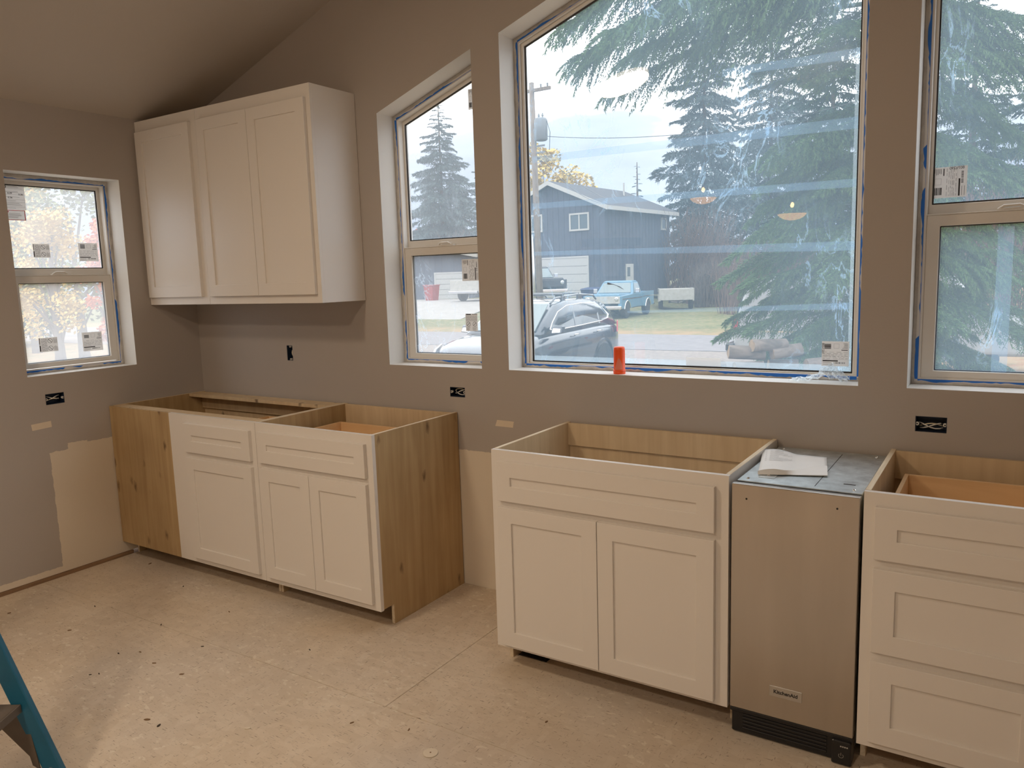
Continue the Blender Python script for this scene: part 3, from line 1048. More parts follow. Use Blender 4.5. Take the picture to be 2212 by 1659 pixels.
# blind corner unit
c1 = base_cabinet('white base cabinet with a bare plywood panel in the room corner', 0.004, 1.233,
                  [(.551, .72), (1.17, 1.229)], [(.72, 1.17, TOE - .004, .14), (.72, 1.17, .64, .70), (.72, 1.17, .82, CH)], front_top=.07)
MB().box(0.0, .551, -CD, -CD + .012, TOE - .004, CH).build('blind_panel', 'plywood', c1, bevel=.0006)
MB().box(.016, 1.213, -CD + .019, -CD + .085, CH - .018, CH - .0008).build('front_stretcher', 'plywood_inside', c1)
MB().box(.016, 1.213, -.115, -.028, CH - .018, CH + .0006).build('back_stretcher', 'plywood_inside', c1, bevel=.0006)
d = shaker(c1, 'drawer_front', .690, 1.200, .685, .835, FY)
d = shaker(c1, 'door', .690, 1.200, .118, .656, FY)
drawer_box(c1, .74, 1.16, -.588, -.12, .69, .79)
c2 = base_cabinet('white two-door base cabinet with bare plywood end panel by the wall gap', 1.235, 1.980,
                  [(0, .045), (.70, .745)], [(.045, .70, TOE - .004, .14), (.045, .70, .64, .70), (.045, .70, .82, CH)])
shaker(c2, 'drawer_front', .029, .712, .687, .837, FY)
shaker(c2, 'door', .029, .361, .118, .660, FY)
shaker(c2, 'door', .3635, .712, .118, .660, FY)
drawer_box(c2, .07, .68, -.588, -.12, .69, .80)
MB().box(.720, .7445, -CD + .001, -CD + .0205, TOE - .003, CH + .0006).build('end_stile_edge', 'cabinet_white', c2)
# sink base
c3 = base_cabinet('wide white sink base cabinet with false drawer front and two doors', 2.5932, 3.5057,
                  [(0, .045), (.867, .9125)], [(.045, .867, TOE - .004, .14), (.045, .867, .63, .70), (.045, .867, .82, CH)], right_face='cabinet_white', left_face='plywood_inside')
shaker(c3, 'drawer_front', .032, .871, .684, .838, FY)
shaker(c3, 'door', .032, .4485, .104, .660, FY)
shaker(c3, 'door', .4515, .871, .104, .660, FY)
# drawer base
c4 = base_cabinet('white three-drawer base cabinet right of the steel appliance', 3.901, 4.401,
                  [(0, .045), (.455, .50)], [(.045, .455, TOE - .004, .13), (.045, .455, .36, .41), (.045, .455, .645, .69), (.045, .455, .82, CH)], left_face='plywood_inside')
shaker(c4, 'drawer_front', .032, .468, .682, .838, FY)
shaker(c4, 'drawer_front', .032, .468, .398, .654, FY)
shaker(c4, 'drawer_front', .032, .468, .113, .371, FY)
drawer_box(c4, .055, .445, -.588, -.10, .69, .815)


def wall_cabinet(label, x0, x1, doors, stiles):
    zb, zt, dp = 1.426, 2.4551, .301
    c = thing('wall_cabinet', label, 'cabinet', (x0, -.002, zb))
    w, h = x1 - x0, zt - zb
    for xa in (0.0, w - .016):
        MB().box(xa, xa + .016, -dp + .019, 0, 0, h).build('side_panel', 'cabinet_white', c, bevel=.0006)
    MB().box(.016, w - .016, -dp + .019, -.001, .012, .028).build('bottom_panel', 'cabinet_white', c)
    MB().box(.016, w - .016, -dp + .019, -.001, h - .028, h - .012).build('top_panel', 'plywood_inside', c)
    MB().box(.016, w - .016, -.008, -.001, .028, h - .028).build('back_panel', 'plywood_inside', c)
    ff = MB()
    for a, b in stiles:
        ff.box(a, b, -dp, -dp + .019, 0, h)
    ff.box(stiles[0][1], stiles[-1][0], -dp, -dp + .019, 0, .06)
    ff.box(stiles[0][1], stiles[-1][0], -dp, -dp + .019, h - .09, h)
    ff.build('face_frame', 'cabinet_white', c)
    for a, b in doors:
        shaker(c, 'door', a, b, .042, .968, -dp)
    return c


wall_cabinet('single-door white wall cabinet tucked into the room corner', 0.003, .549, [(.018, .503)], [(0, .05), (.48, .546)])
wall_cabinet('two-door white wall cabinet next to the slant-topped window', .551, 1.4143, [(.024, .4225), (.4255, .836)], [(0, .05), (.81, .8633)])

# ---------------------------------------------------------------- steel undercounter appliance
ax0, ax1 = 3.5125, 3.8905
ap = thing('undercounter_appliance', 'narrow stainless steel undercounter appliance between two white cabinets', 'appliance', (ax0, 0, 0))
aw = ax1 - ax0
MB().box(.004, aw - .004, -.556, -.03, .03, .846).build('body', 'galvanized', ap)
top = MB().box(.002, aw - .002, -.560, -.02, .846, .851).build('top_panel', 'galvanized', ap, bevel=.0015)
MB().box(.055, .105, -.50, -.44, .851, .8525).build('corner_plate', 'galvanized', top, bevel=.0006)
MB().box(aw * .62, aw * .62 + .002, -.53, -.06, .851, .8516).build('seam', 'glazing_gasket', top)
for (sx, sy) in ((.03, -.53), (aw - .03, -.53), (.03, -.06), (aw - .03, -.06), (.08, -.47)):
    MB().lathe([(.0055, 0), (.0055, .002), (.003, .004)], 10, (sx, sy, .851)).build('screw', 'chrome', top)
MB().box(aw - .07, aw - .035, -.47, -.463, .851, .8516).build('slot', 'black_plastic', top)
door = MB().box(0.0, aw, -.611, -.586, .094, .853).build('door', 'stainless', ap, bevel=.003, seg=3)
MB().box(.006, aw - .006, -.586, -.5605, .10, .838).build('door_gasket', 'black_plastic', ap)
for hx, hz in ((.048, .807), (aw - .062, .812)):
    MB().lathe([(.0032, 0), (.0032, .0008)], 10, (hx, -.6119, hz), 'Y').build('handle_hole', 'black_plastic', door)
npl = MB().box(.128, .228, -.6135, -.6112, .168, .203).build('nameplate', 'aluminium', door, bevel=.0008)
text_mesh('lettering', 'KitchenAid', .0165, 'ink_black', npl, Matrix.Translation((.178, -.6138, .1855)) @ Matrix.Rotation(math.pi / 2, 4, 'X'), bold=.0004)
kick = MB().box(.004, aw - .004, -.600, -.540, .004, .092).build('kick_grille', 'black_plastic', ap, bevel=.003)
for i in range(5):
    MB().box(.04, aw - .075, -.604, -.600, .020 + i * .012, .026 + i * .012).build('louvre', 'black_plastic', kick, bevel=.001)
MB().box(0.0, aw, -.608, -.600, .078, .092).build('kick_lip', 'black_plastic', ap, bevel=.002)
ctl = MB().box(aw - .060, aw - .002, -.618, -.560, .0015, .080).build('control_module', 'black_plastic', ap, bevel=.006, seg=3)
pw = MB()
pts = [(aw - .031 + .007 * math.sin(t), -.6184, .033 + .007 * math.cos(t)) for t in [0.7 + i * (2 * math.pi - 1.4) / 14 for i in range(15)]]
pw.tube(pts, .0008, 5).tube([(aw - .031, -.6184, .034), (aw - .031, -.6184, .043)], .0008, 5)
pw.build('power_symbol', 'aluminium', ctl)
mk = MB()
for i in range(4):
    mk.box(aw - .034 + i * .006, aw - .030 + i * .006, -.6190, -.618, .062, .066)
mk.build('indicator', 'sticker_paper', ctl)

# folded instruction sheet on the appliance
nx, ny = 18, 12
pc = [on_plane(1637, 1024, 2, .855), on_plane(1788, 1027, 2, .857), on_plane(1786, 990, 2, .862), on_plane(1648, 976, 2, .862)]
pv, pf = [], []
for j in range(ny + 1):
    for i in range(nx + 1):
        u, v = i / nx, j / ny
        p = (pc[0] * (1 - u) + pc[1] * u) * (1 - v) + (pc[3] * (1 - u) + pc[2] * u) * v
        z = .8545 + .010 * (v ** 2) * (1 - u) + .012 * max(0, math.sin(u * 5.2 + .4)) * (.35 + .65 * v) + .010 * u * v
        pv.append((p.x, p.y, z))
for j in range(ny):
    for i in range(nx):
        a = j * (nx + 1) + i
        pf.append((a, a + 1, a + nx + 2, a + nx + 1))
pb = MB(); pb.add(pv, pf)
pap = pb.build('paper_sheet', 'paper', None, smooth=True)
md = pap.modifiers.new('thick', 'SOLIDIFY'); md.thickness = .0004; md.offset = 1
tag(pap, 'creased white instruction sheet lying on the steel appliance top', 'paper')
# folded-over front flap
fl = MB()
fv = []
for i in range(nx + 1):
    u = i / nx
    a = pc[0] * (1 - u) + pc[1] * u
    up_ = pc[3] * (1 - u) + pc[2] * u
    w_ = .42 * max(0.0, min(1, (u - .38) / .5))
    q = a * (1 - w_) + up_ * w_
    zt = .857 + .013 * max(0, math.sin(u * 5.2 + .4)) + .012 * w_
    fv += [(a.x, a.y - .001, .8535 + .004 * u), (q.x, q.y, zt + .004)]
fl.add(fv, [(2 * i, 2 * i + 2, 2 * i + 3, 2 * i + 1) for i in range(nx)])
flo = fl.build('folded_flap', 'paper', pap, smooth=True)
ptx = MB()
rnd = random.Random(3)
for r_ in range(9):
    v = .93 - r_ * .05
    u0 = .06
    i_n = rnd.randint(3, 6)
    for k in range(i_n):
        u = u0 + k * .07
        p = (pc[0] * (1 - u) + pc[1] * u) * (1 - v) + (pc[3] * (1 - u) + pc[2] * u) * v
        z = .8545 + .010 * (v ** 2) * (1 - u) + .012 * max(0, math.sin(u * 5.2 + .4)) * (.35 + .65 * v) + .010 * u * v + .0012
        ptx.add([(p.x, p.y, z), (p.x + .015, p.y + .001, z + .0006), (p.x + .015, p.y + .0035, z + .0006), (p.x, p.y + .0025, z)], [(0, 1, 2, 3)])
pp = ptx.build('print', 'ink_grey', pap); pp['kind'] = 'stuff'

# ---------------------------------------------------------------- electrical boxes
def elec_box(label, loc, rz, w, h, seed, tall=False):
    """recessed plastic device box with wires; local x along the wall, y out of the wall towards the room"""
    rnd = random.Random(seed)
    b = thing('electrical_box', label, 'outlet box', loc, rz)
    t, dp = .0022, .050
    m = MB()
    m.box(-w / 2 + .0005, w / 2 - .0005, -dp, -dp + t, -h / 2 + .0005, h / 2 - .0005)
    m.box(-w / 2 + .0005, -w / 2 + t, -dp, -.001, -h / 2 + .0005, h / 2 - .0005).box(w / 2 - t, w / 2 - .0005, -dp, -.001, -h / 2 + .0005, h / 2 - .0005)
    m.box(-w / 2 + t, w / 2 - t, -dp, -.001, -h / 2 + .0005, -h / 2 + t).box(-w / 2 + t, w / 2 - t, -dp, -.001, h / 2 - t, h / 2 - .0005)
    m.build('shell', 'box_blue', b)
    for s in (-1, 1):
        p = (s * (w / 2 - .006), -.007, 0) if not tall else (0, -.007, s * (h / 2 - .006))
        e_ = MB().lathe([(.0062, -.006), (.0062, .004)], 12, p, 'Y').build('screw_ear', 'vinyl_white', b)
        MB().lathe([(.0026, 0), (.0026, .0012)], 10, (p[0], p[1] + .0042, p[2]), 'Y').build('screw_hole', 'black_plastic', e_)
    for k in range(4):
        z = rnd.uniform(-.25, .15) * (h if not tall else w)
        pts = []
        for i in range(7):
            q = i / 6
            a = (-.40 + .8 * q) * (w if not tall else h) * rnd.uniform(.9, 1)
            zz = z + .010 * math.sin(q * 3.4 + k * 1.3)
            yy = -.030 + .014 * math.sin(q * math.pi)
            pts.append((a, yy, zz) if not tall else (zz * .6, yy, a))
        mt = ('wire_sheath', 'wire_white', 'black_plastic', 'wire_white')[k]
        MB().tube(pts, .0022, 6).build('wire', mt, b, smooth=True)
    return b


bx = BOXES[0]; elec_box('upright open electrical box under the wall cabinets', ((bx[0] + bx[1]) / 2, 0, (bx[2] + bx[3]) / 2), math.pi, bx[1] - bx[0], bx[3] - bx[2], 1, True)
bx = BOXES[1]; elec_box('open electrical box with pale wires above the wall gap', ((bx[0] + bx[1]) / 2, 0, (bx[2] + bx[3]) / 2), math.pi, bx[1] - bx[0], bx[3] - bx[2], 2)
bx = BOXES[2]; elec_box('open electrical box above the three-drawer cabinet', ((bx[0] + bx[1]) / 2, 0, (bx[2] + bx[3]) / 2), math.pi, bx[1] - bx[0], bx[3] - bx[2], 3)
elec_box('dark open electrical box under the small side window', (0, -.898, .9605), -math.pi / 2, .096, .057, 4)

# strips of tape left on the walls
def tape(label, pts, wall):
    p = [on_plane(u, v, 1 if wall == 'back' else 0, 0.0) for u, v in pts]
    n = Vector((0, -.0007, 0)) if wall == 'back' else Vector((.0007, 0, 0))
    m = MB(); m.hexa([q for q in p] + [q + n for q in p])
    tag(m.build('masking_tape', 'masking_tape'), label, 'tape')


tape('pale tape strip on the wall between the base cabinets', [(1070, 920), (1108, 924), (1110, 911), (1074, 907)], 'back')
tape('pale tape strip on the wall under the side window', [(70, 931), (112, 922), (110, 909), (67, 918)], 'left')
tape('faint tape strip on the wall behind the steel appliance', [(1702, 984), (1768, 991), (1772, 975), (1705, 968)], 'back')

# ---------------------------------------------------------------- things on the sill
tb_ = on_plane(1342, 806, 2, Z0)
ot = thing('orange_tube', 'orange plastic tube standing on the picture window sill', 'tube', (tb_.x, .042, Z0))
MB().lathe([(.0255, .000), (.0262, .002), (.0262, .010), (.0248, .012), (.0242, .105), (.0232, .113), (.020, .1165), (.0, .1168)], 32).build('body', 'orange_plastic', ot, smooth=True)
MB().lathe([(.0258, .012), (.0272, .013), (.0272, .016), (.0256, .017)], 32).build('rim', 'orange_plastic', ot, smooth=True)
lb = MB()
ring = []
for i in range(13):
    a = -1.95 + i * 1.35 / 12
    ring.append((a, .070 - .055 * abs(i / 12 - .55) ** 1.5 * 2))
lv = []
for a, zt in ring:
    lv += [(.0253 * math.cos(a), .0253 * math.sin(a), .020), (.0250 * math.cos(a), .0250 * math.sin(a), max(.03, zt))]
lb.add(lv, [(2 * i, 2 * i + 2, 2 * i + 3, 2 * i + 1) for i in range(12)])
lb.build('worn_label', 'orange_label', ot, smooth=True)

rnd = random.Random(5)
wm = MB()
NXW, NYW = 26, 12
wv_ = []
for j in range(NYW + 1):
    for i in range(NXW + 1):
        u, v = i / NXW, j / NYW
        x = 3.535 + .205 * u + rnd.uniform(-.003, .003)
        y = .018 + .085 * v + rnd.uniform(-.004, .004)
        hgt = .050 * math.exp(-((u - .66) / .20) ** 2) * (.25 + .75 * v) + .012 * abs(math.sin(u * 17 + v * 6)) + .010 * rnd.random()
        wv_.append((x, y, Z0 + .002 + hgt * (0.35 + .65 * min(1, u * 3))))
wm.add(wv_, [(j * (NXW + 1) + i, j * (NXW + 1) + i + 1, (j + 1) * (NXW + 1) + i + 1, (j + 1) * (NXW + 1) + i) for j in range(NYW) for i in range(NXW)])
wo = wm.build('plastic_wrap', 'wrap_clear')
tag(wo, 'crumpled clear plastic wrap on the picture window sill corner', 'plastic wrap')

# ---------------------------------------------------------------- step ladder
def ladder():
    foot = on_plane(134, 1708, 2, 0.0)
    lft = Vector((-RGT.x, -RGT.y, 0)).normalized()
    fwdh = Vector((FWD.x, FWD.y, 0)).normalized()
    rz = math.atan2(lft.y, lft.x)
    L_ = thing('step_ladder', 'blue fibreglass step ladder standing on the subfloor', 'ladder', (foot.x, foot.y, 0), rz)
    # local: x leans towards the ladder's other legs, y across the steps (towards the camera)
    Hh, run = 1.75, .50
    sx, sy = run / Hh, -.02

    def rail(x0, y0, z0, x1, y1, z1, name, wy=.022, wx=.058):
        m = MB()
        m.hexa([(x0 - wx / 2, y0 - wy / 2, z0), (x0 + wx / 2, y0 - wy / 2, z0), (x0 + wx / 2, y0 + wy / 2, z0), (x0 - wx / 2, y0 + wy / 2, z0),
                (x1 - wx / 2, y1 - wy / 2, z1), (x1 + wx / 2, y1 - wy / 2, z1), (x1 + wx / 2, y1 + wy / 2, z1), (x1 - wx / 2, y1 + wy / 2, z1)])
        return m.build(name, 'ladder_blue', L_, bevel=.004, seg=2)
    yb0, yb1 = .50, .32           # far / near rail spacing, narrowing upwards
    for y0, y1 in ((0.0, .09), (yb0, yb0 - .09)):
        rail(0, y0, .03, run, y1, Hh, 'side_rail')
        MB().box(-.045, .045, y0 - .022, y0 + .022, 0, .032).build('foot', 'rubber', L_, bevel=.004)
    for y0, y1 in ((.03, .11), (yb0 - .03, yb0 - .11)):
        rail(1.12, y0, .03, run + .06, y1, Hh - .02, 'rear_rail', .022, .05)
        MB().box(1.09, 1.15, y0 - .02, y0 + .02, 0, .032).build('foot', 'rubber', L_, bevel=.004)
    for k in range(1, 6):
        z = .30 * k
        x = run * z / Hh
        ya = .09 * z / Hh
        st = MB().box(x - .010, x + .085, ya + .012, yb0 - ya - .012, z - .006, z + .004).build('step', 'ladder_step', L_, bevel=.002)
        MB().box(x - .012, x - .006, ya + .012, yb0 - ya - .012, z - .022, z + .004).build('step_lip', 'ladder_step', st, bevel=.001)
        for yy in (ya - .0145, yb0 - ya + .0145):
            MB().lathe([(.0065, -.0016), (.0065, .0016)], 12, (x + .012, yy, z - .012), 'Y').build('rivet', 'aluminium', L_)
    MB().lathe([(.0075, -.0016), (.0075, .0016)], 14, (.016, .0165, .082), 'Y').build('rivet', 'aluminium', L_)
    # shaped brace under the lowest step
    for yy in (.010, yb0 - .016):
        m = MB()
        m.prism([(.045, .085), (.066, .10), (.072, .13), (.15, .225), (.22, .285), (.22, .298), (.09, .298), (.06, .20)], 'Y', yy + .006, yy + .010)
        m.build('knee_brace', 'ladder_step', L_)
    for k in range(1, 4):
        z = .42 * k
        x = 1.12 - (1.12 - run - .06) * z / Hh
        MB().tube([(x, .04, z), (x, yb0 - .04, z)], .010, 8).build('rear_rung', 'aluminium', L_)
    MB().box(run - .10, run + .16, .05, yb0 - .05, Hh - .01, Hh + .05).build('top_cap', 'ladder_blue', L_, bevel=.008, seg=2)
    for yy in (.04, yb0 - .04):
        MB().tube([(.22, yy, .80), (.86, yy, .80)], .006, 6).build('spreader', 'aluminium', L_)
    return L_


ladder()

# ---------------------------------------------------------------- floor bits
vent = thing('floor_vent', 'black floor register under the sink cabinet', 'vent', (2.672, -.478, 0))
MB().box(-.055, .075, -.028, .028, .0002, .004).build('frame', 'black_plastic', vent, bevel=.001)
for i in range(8):
    MB().box(-.045 + i * .014, -.038 + i * .014, -.020, .020, .004, .0052).build('slat', 'black_plastic', vent)
dp_ = on_plane(930, 1627, 2, 0)
disc = thing('knockout_disc', 'pale round disc lying on the open floor', 'disc', (dp_.x, dp_.y, 0))
MB().lathe([(.024, .0004), (.025, .0015), (.024, .0028), (.021, .003)], 24).build('body', 'chip_pale', disc, smooth=False)
MB().lathe([(.0030, .003), (.0030, .0033)], 10).build('center_mark', 'chip_wood', disc)
# the larger scraps of wood and bark that can be told apart
scraps = [(150, 1362, 9, 'chip_wood'), (348, 1350, 8, 'chip_dark'), (256, 1412, 6, 'chip_dark'), (333, 1433, 10, 'chip_wood'), (205, 1310, 9, 'chip_dark'),
          (324, 1218, 12, 'chip_wood'), (396, 1267, 6, 'chip_dark'), (195, 1458, 7, 'chip_dark'), (392, 1457, 10, 'chip_wood'), (318, 1555, 14, 'chip_wood'),
          (343, 1568, 11, 'chip_dark'), (303, 1409, 7, 'chip_wood'), (669, 1404, 7, 'chip_dark'), (883, 1577, 8, 'chip_wood'), (760, 1562, 8, 'chip_wood'),
          (536, 1574, 12, 'chip_pale'), (660, 1500, 10, 'chip_pale'), (214, 1456, 6, 'chip_dark'), (495, 1322, 8, 'chip_wood'), (575, 1267, 9, 'chip_pale'),
          (20, 1325, 8, 'chip_wood'), (437, 1397, 7, 'chip_dark'), (1010, 1452, 8, 'chip_pale'), (1180, 1560, 7, 'chip_wood'), (600, 1240, 6, 'chip_pale')]
for k, (u, v, s, mt) in enumerate(scraps):
    p = on_plane(u, v, 2, 0)
    rr = random.Random(k)
    L2, W2 = s * .0016 * 1.25, s * .0016 * rr.uniform(.3, .6)
    n = 7
    poly = [(L2 / 2 * math.cos(2 * math.pi * i / n) * rr.uniform(.7, 1.1), W2 / 2 * math.sin(2 * math.pi * i / n) * rr.uniform(.7, 1.1)) for i in range(n)]
    o = MB().prism(poly, 'Z', .0002, .003).build('wood_scrap', mt)
    o.location = (p.x, p.y, 0); o.rotation_euler = (0, 0, rr.uniform(0, 3.1))
    kind_ = {'chip_wood': 'small brown wood scrap lying on the subfloor', 'chip_dark': 'small blackish scrap lying on the subfloor', 'chip_pale': 'small pale scrap lying on the subfloor'}[mt]
    tag(o, kind_, 'scrap', {'chip_wood': 'brown scraps on the floor', 'chip_dark': 'blackish scraps on the floor', 'chip_pale': 'pale scraps on the floor'}[mt])

# ---------------------------------------------------------------- lamps behind the camera (pendants mirrored in the picture window, flush ones added as fill)
def pendant(label, u, v, dist):
    q = CAM + ray(u, v) * dist
    p = Vector((q.x, 2 * .1525 - q.y, q.z))
    t = thing('pendant_lamp', label, 'lamp', p)
    MB().lathe([(.02, -.062), (.075, -.050), (.115, -.028), (.138, 0.0), (.134, .001), (.110, -.024), (.07, -.045), (.0, -.055)], 28).build('bowl', 'lamp_glass', t, smooth=True)
    MB().lathe([(.0, .060), (.014, .066), (.020, .085), (.013, .105), (.008, .112)], 16).build('bulb', 'lamp_bulb', t, smooth=True)
    MB().lathe([(.022, .112), (.026, .120), (.026, .160), (.010, .170)], 16).build('socket', 'bronze', t)
    zc = ceil_z(p.x) - p.z
    MB().tube([(0, 0, .165), (0, 0, zc - .02)], .006, 8).build('stem', 'bronze', t)
    MB().lathe([(.055, zc - .022), (.06, zc - .012), (.06, zc + .02)], 20).build('canopy', 'bronze', t)
    for k in range(3):
        a = 2 * math.pi * k / 3
        MB().tube([(.13 * math.cos(a), .13 * math.sin(a), 0), (.02 * math.cos(a), .02 * math.sin(a), .15)], .003, 6).build('arm', 'bronze', t)
    ld = bpy.data.lights.new('pendant_glow', 'POINT')
    ld.energy = PENDANT_POWER; ld.color = LAMP_COLOR; ld.shadow_soft_size = .018
    lo = bpy.data.objects.new('pendant_glow', ld); COL.objects.link(lo); lo.parent = t; lo.location = (0, 0, .085)


pendant('amber bowl pendant mirrored in the picture window beside the spruce', 1711, 462, 7.6)
pendant('amber bowl pendant mirrored in the picture window above the parked trailer', 1519, 428, 8.2)


def fill_light(x, y, power):  # unseen ceiling fixture, added to brighten the room
    z = ceil_z(x)
    t = thing('fill_ceiling_light', 'round white fill light added on the sloping ceiling', 'lamp', (x, y, z), group='added fill lights')
    t.rotation_euler = (0, -math.atan(SL) if x < XR else math.atan(SL), 0)
    MB().lathe([(.215, -.030), (.222, -.024), (.222, .0)], 36).build('trim_ring', 'vinyl_white', t)
    MB().lathe([(.02, -.052), (.12, -.046), (.19, -.036), (.212, -.028)], 36).build('diffuser', 'fill_lens', t, smooth=True)
    ld = bpy.data.lights.new('fill_glow', 'AREA')
    ld.shape = 'DISK'; ld.size = .40; ld.energy = power; ld.color = LAMP_COLOR; ld.spread = math.radians(175)
    lo = bpy.data.objects.new('fill_glow', ld); COL.objects.link(lo); lo.parent = t; lo.location = (0, 0, -.056)


for x, y, p in ((1.6, -2.5, FILL_POWER[0]), (3.33, -4.7, FILL_POWER[1])):
    fill_light(x, y, p)
#EXTERIOR
# ---------------------------------------------------------------- outside
GZ = -0.63


def sstep(t):
    t = max(0.0, min(1.0, t))
    return t * t * (3 - 2 * t)


def ground_z(x, y):
    """flat yard and road, rising gently to the house plots across the street"""
    return GZ + 0.85 * sstep((-x - 13.4) / 3.0) * sstep((y - 25.0) / 7.0)


gm = MB()
gx = [-110 + 2.5 * i for i in range(61)] + [45 + 10 * i for i in range(5)]
gy = [-14, -5, 0.3, 2.5] + [5 + 2.5 * i for i in range(31)] + [90, 110, 140]
gm.add([(x, y, ground_z(x, y)) for y in gy for x in gx],
       [(j * len(gx) + i, j * len(gx) + i + 1, (j + 1) * len(gx) + i + 1, (j + 1) * len(gx) + i) for j in range(len(gy) - 1) for i in range(len(gx) - 1)
        if not (-0.2 < (gx[i] + gx[i + 1]) / 2 < 6.3 and (gy[j] + gy[j + 1]) / 2 < 0.3)])
tag(gm.build('yard_ground', 'yard_ground', smooth=True), 'autumn lawn strewn with fallen leaves around the houses', 'ground', kind='structure')


def strip(name, mat, label, pts, lift):
    """flat strip laid over the ground: pts are (x, y_near, y_far)"""
    m = MB()
    vs_ = []
    for (x, a, b) in pts:
        for k in range(5):
            y = a + (b - a) * k / 4
            vs_.append((x, y, ground_z(x, y) + lift))
    m.add(vs_, [(5 * i + k, 5 * i + k + 1, 5 * i + k + 6, 5 * i + k + 5) for i in range(len(pts) - 1) for k in range(4)])
    tag(m.build(name, mat), label, 'road', kind='structure')


strip('road', 'asphalt', 'grey asphalt street crossing behind the parked cars', [(-100 + 4 * i, 17.2 + (-100 + 4 * i) * .02, 22.3 + .02 * (-100 + 4 * i)) for i in range(27)], .02)
strip('road_shoulder', 'gravel', 'brown gravel shoulder along the street', [(-40 + 4 * i, 14.0, 17.4 + .02 * (-40 + 4 * i)) for i in range(11)], .012)
strip('driveway', 'gravel', 'gravel driveway under the dark car', [(-7.5 + .5 * i, 4.5, 14.2) for i in range(13)], .010)
strip('driveway_far', 'concrete', 'pale concrete apron in front of the white garage doors', [(-48 + 2 * i, 27.0, 36.0) for i in range(16)], .03)


# ---- vehicles: local x forward, y to the vehicle's left, z up, origin on the ground
def wheel(parent, x, y, r=.34, w=.22, rim='chrome'):
    s = 1 if y > 0 else -1
    t = MB().lathe([(r * .62, -w / 2), (r * .93, -w / 2), (r, -w * .32), (r, w * .32), (r * .93, w / 2), (r * .62, w / 2)], 28, (x, y, r), 'Y').build('wheel', 'rubber', parent, smooth=False)
    MB().lathe([(r * .63, -w * .30), (r * .60, w * .40 * 1), (r * .45, w * .28), (r * .14, w * .34), (r * .10, w * .42)] if s > 0 else
               [(r * .10, -w * .42), (r * .14, -w * .34), (r * .45, -w * .28), (r * .60, -w * .40), (r * .63, w * .30)], 24, (x, y, r), 'Y').build('rim', rim, t, smooth=True)


def loft_body(parent, name, mat, stations, sub=1):
    """stations: (x, half_width, z_bottom, z_top, shoulder) -> rounded symmetrical hull"""
    rings = []
    for (x, w, zb, zt, sh) in stations:
        half = [(0, zt), (w * sh * .6, zt - .003), (w * sh, zt - .02 * (zt - zb)), (w * .985, zt - .26 * (zt - zb)), (w, zb + .48 * (zt - zb)),
                (w * .985, zb + .15 * (zt - zb)), (w * .90, zb), (0, zb)]
        ring = [(x, y, z) for y, z in half] + [(x, -y, z) for y, z in half[::-1][1:-1]]
        rings.append(ring)
    o = MB().ring_loft(rings).build(name, mat, parent, smooth=True)
    md = o.modifiers.new('smooth', 'SUBSURF'); md.levels = sub; md.render_levels = sub
    return o


def quad_panel(parent, name, mat, pts, n, th=.006, bevel=0.0):
    n = Vector(n).normalized() * th
    m = MB()
    k = len(pts)
    m.add([Vector(p) for p in pts] + [Vector(p) + n for p in pts], [tuple(range(k)), tuple(range(k, 2 * k))] + [(i, (i + 1) % k, k + (i + 1) % k, k + i) for i in range(k)])
    return m.build(name, mat, parent, bevel=bevel)


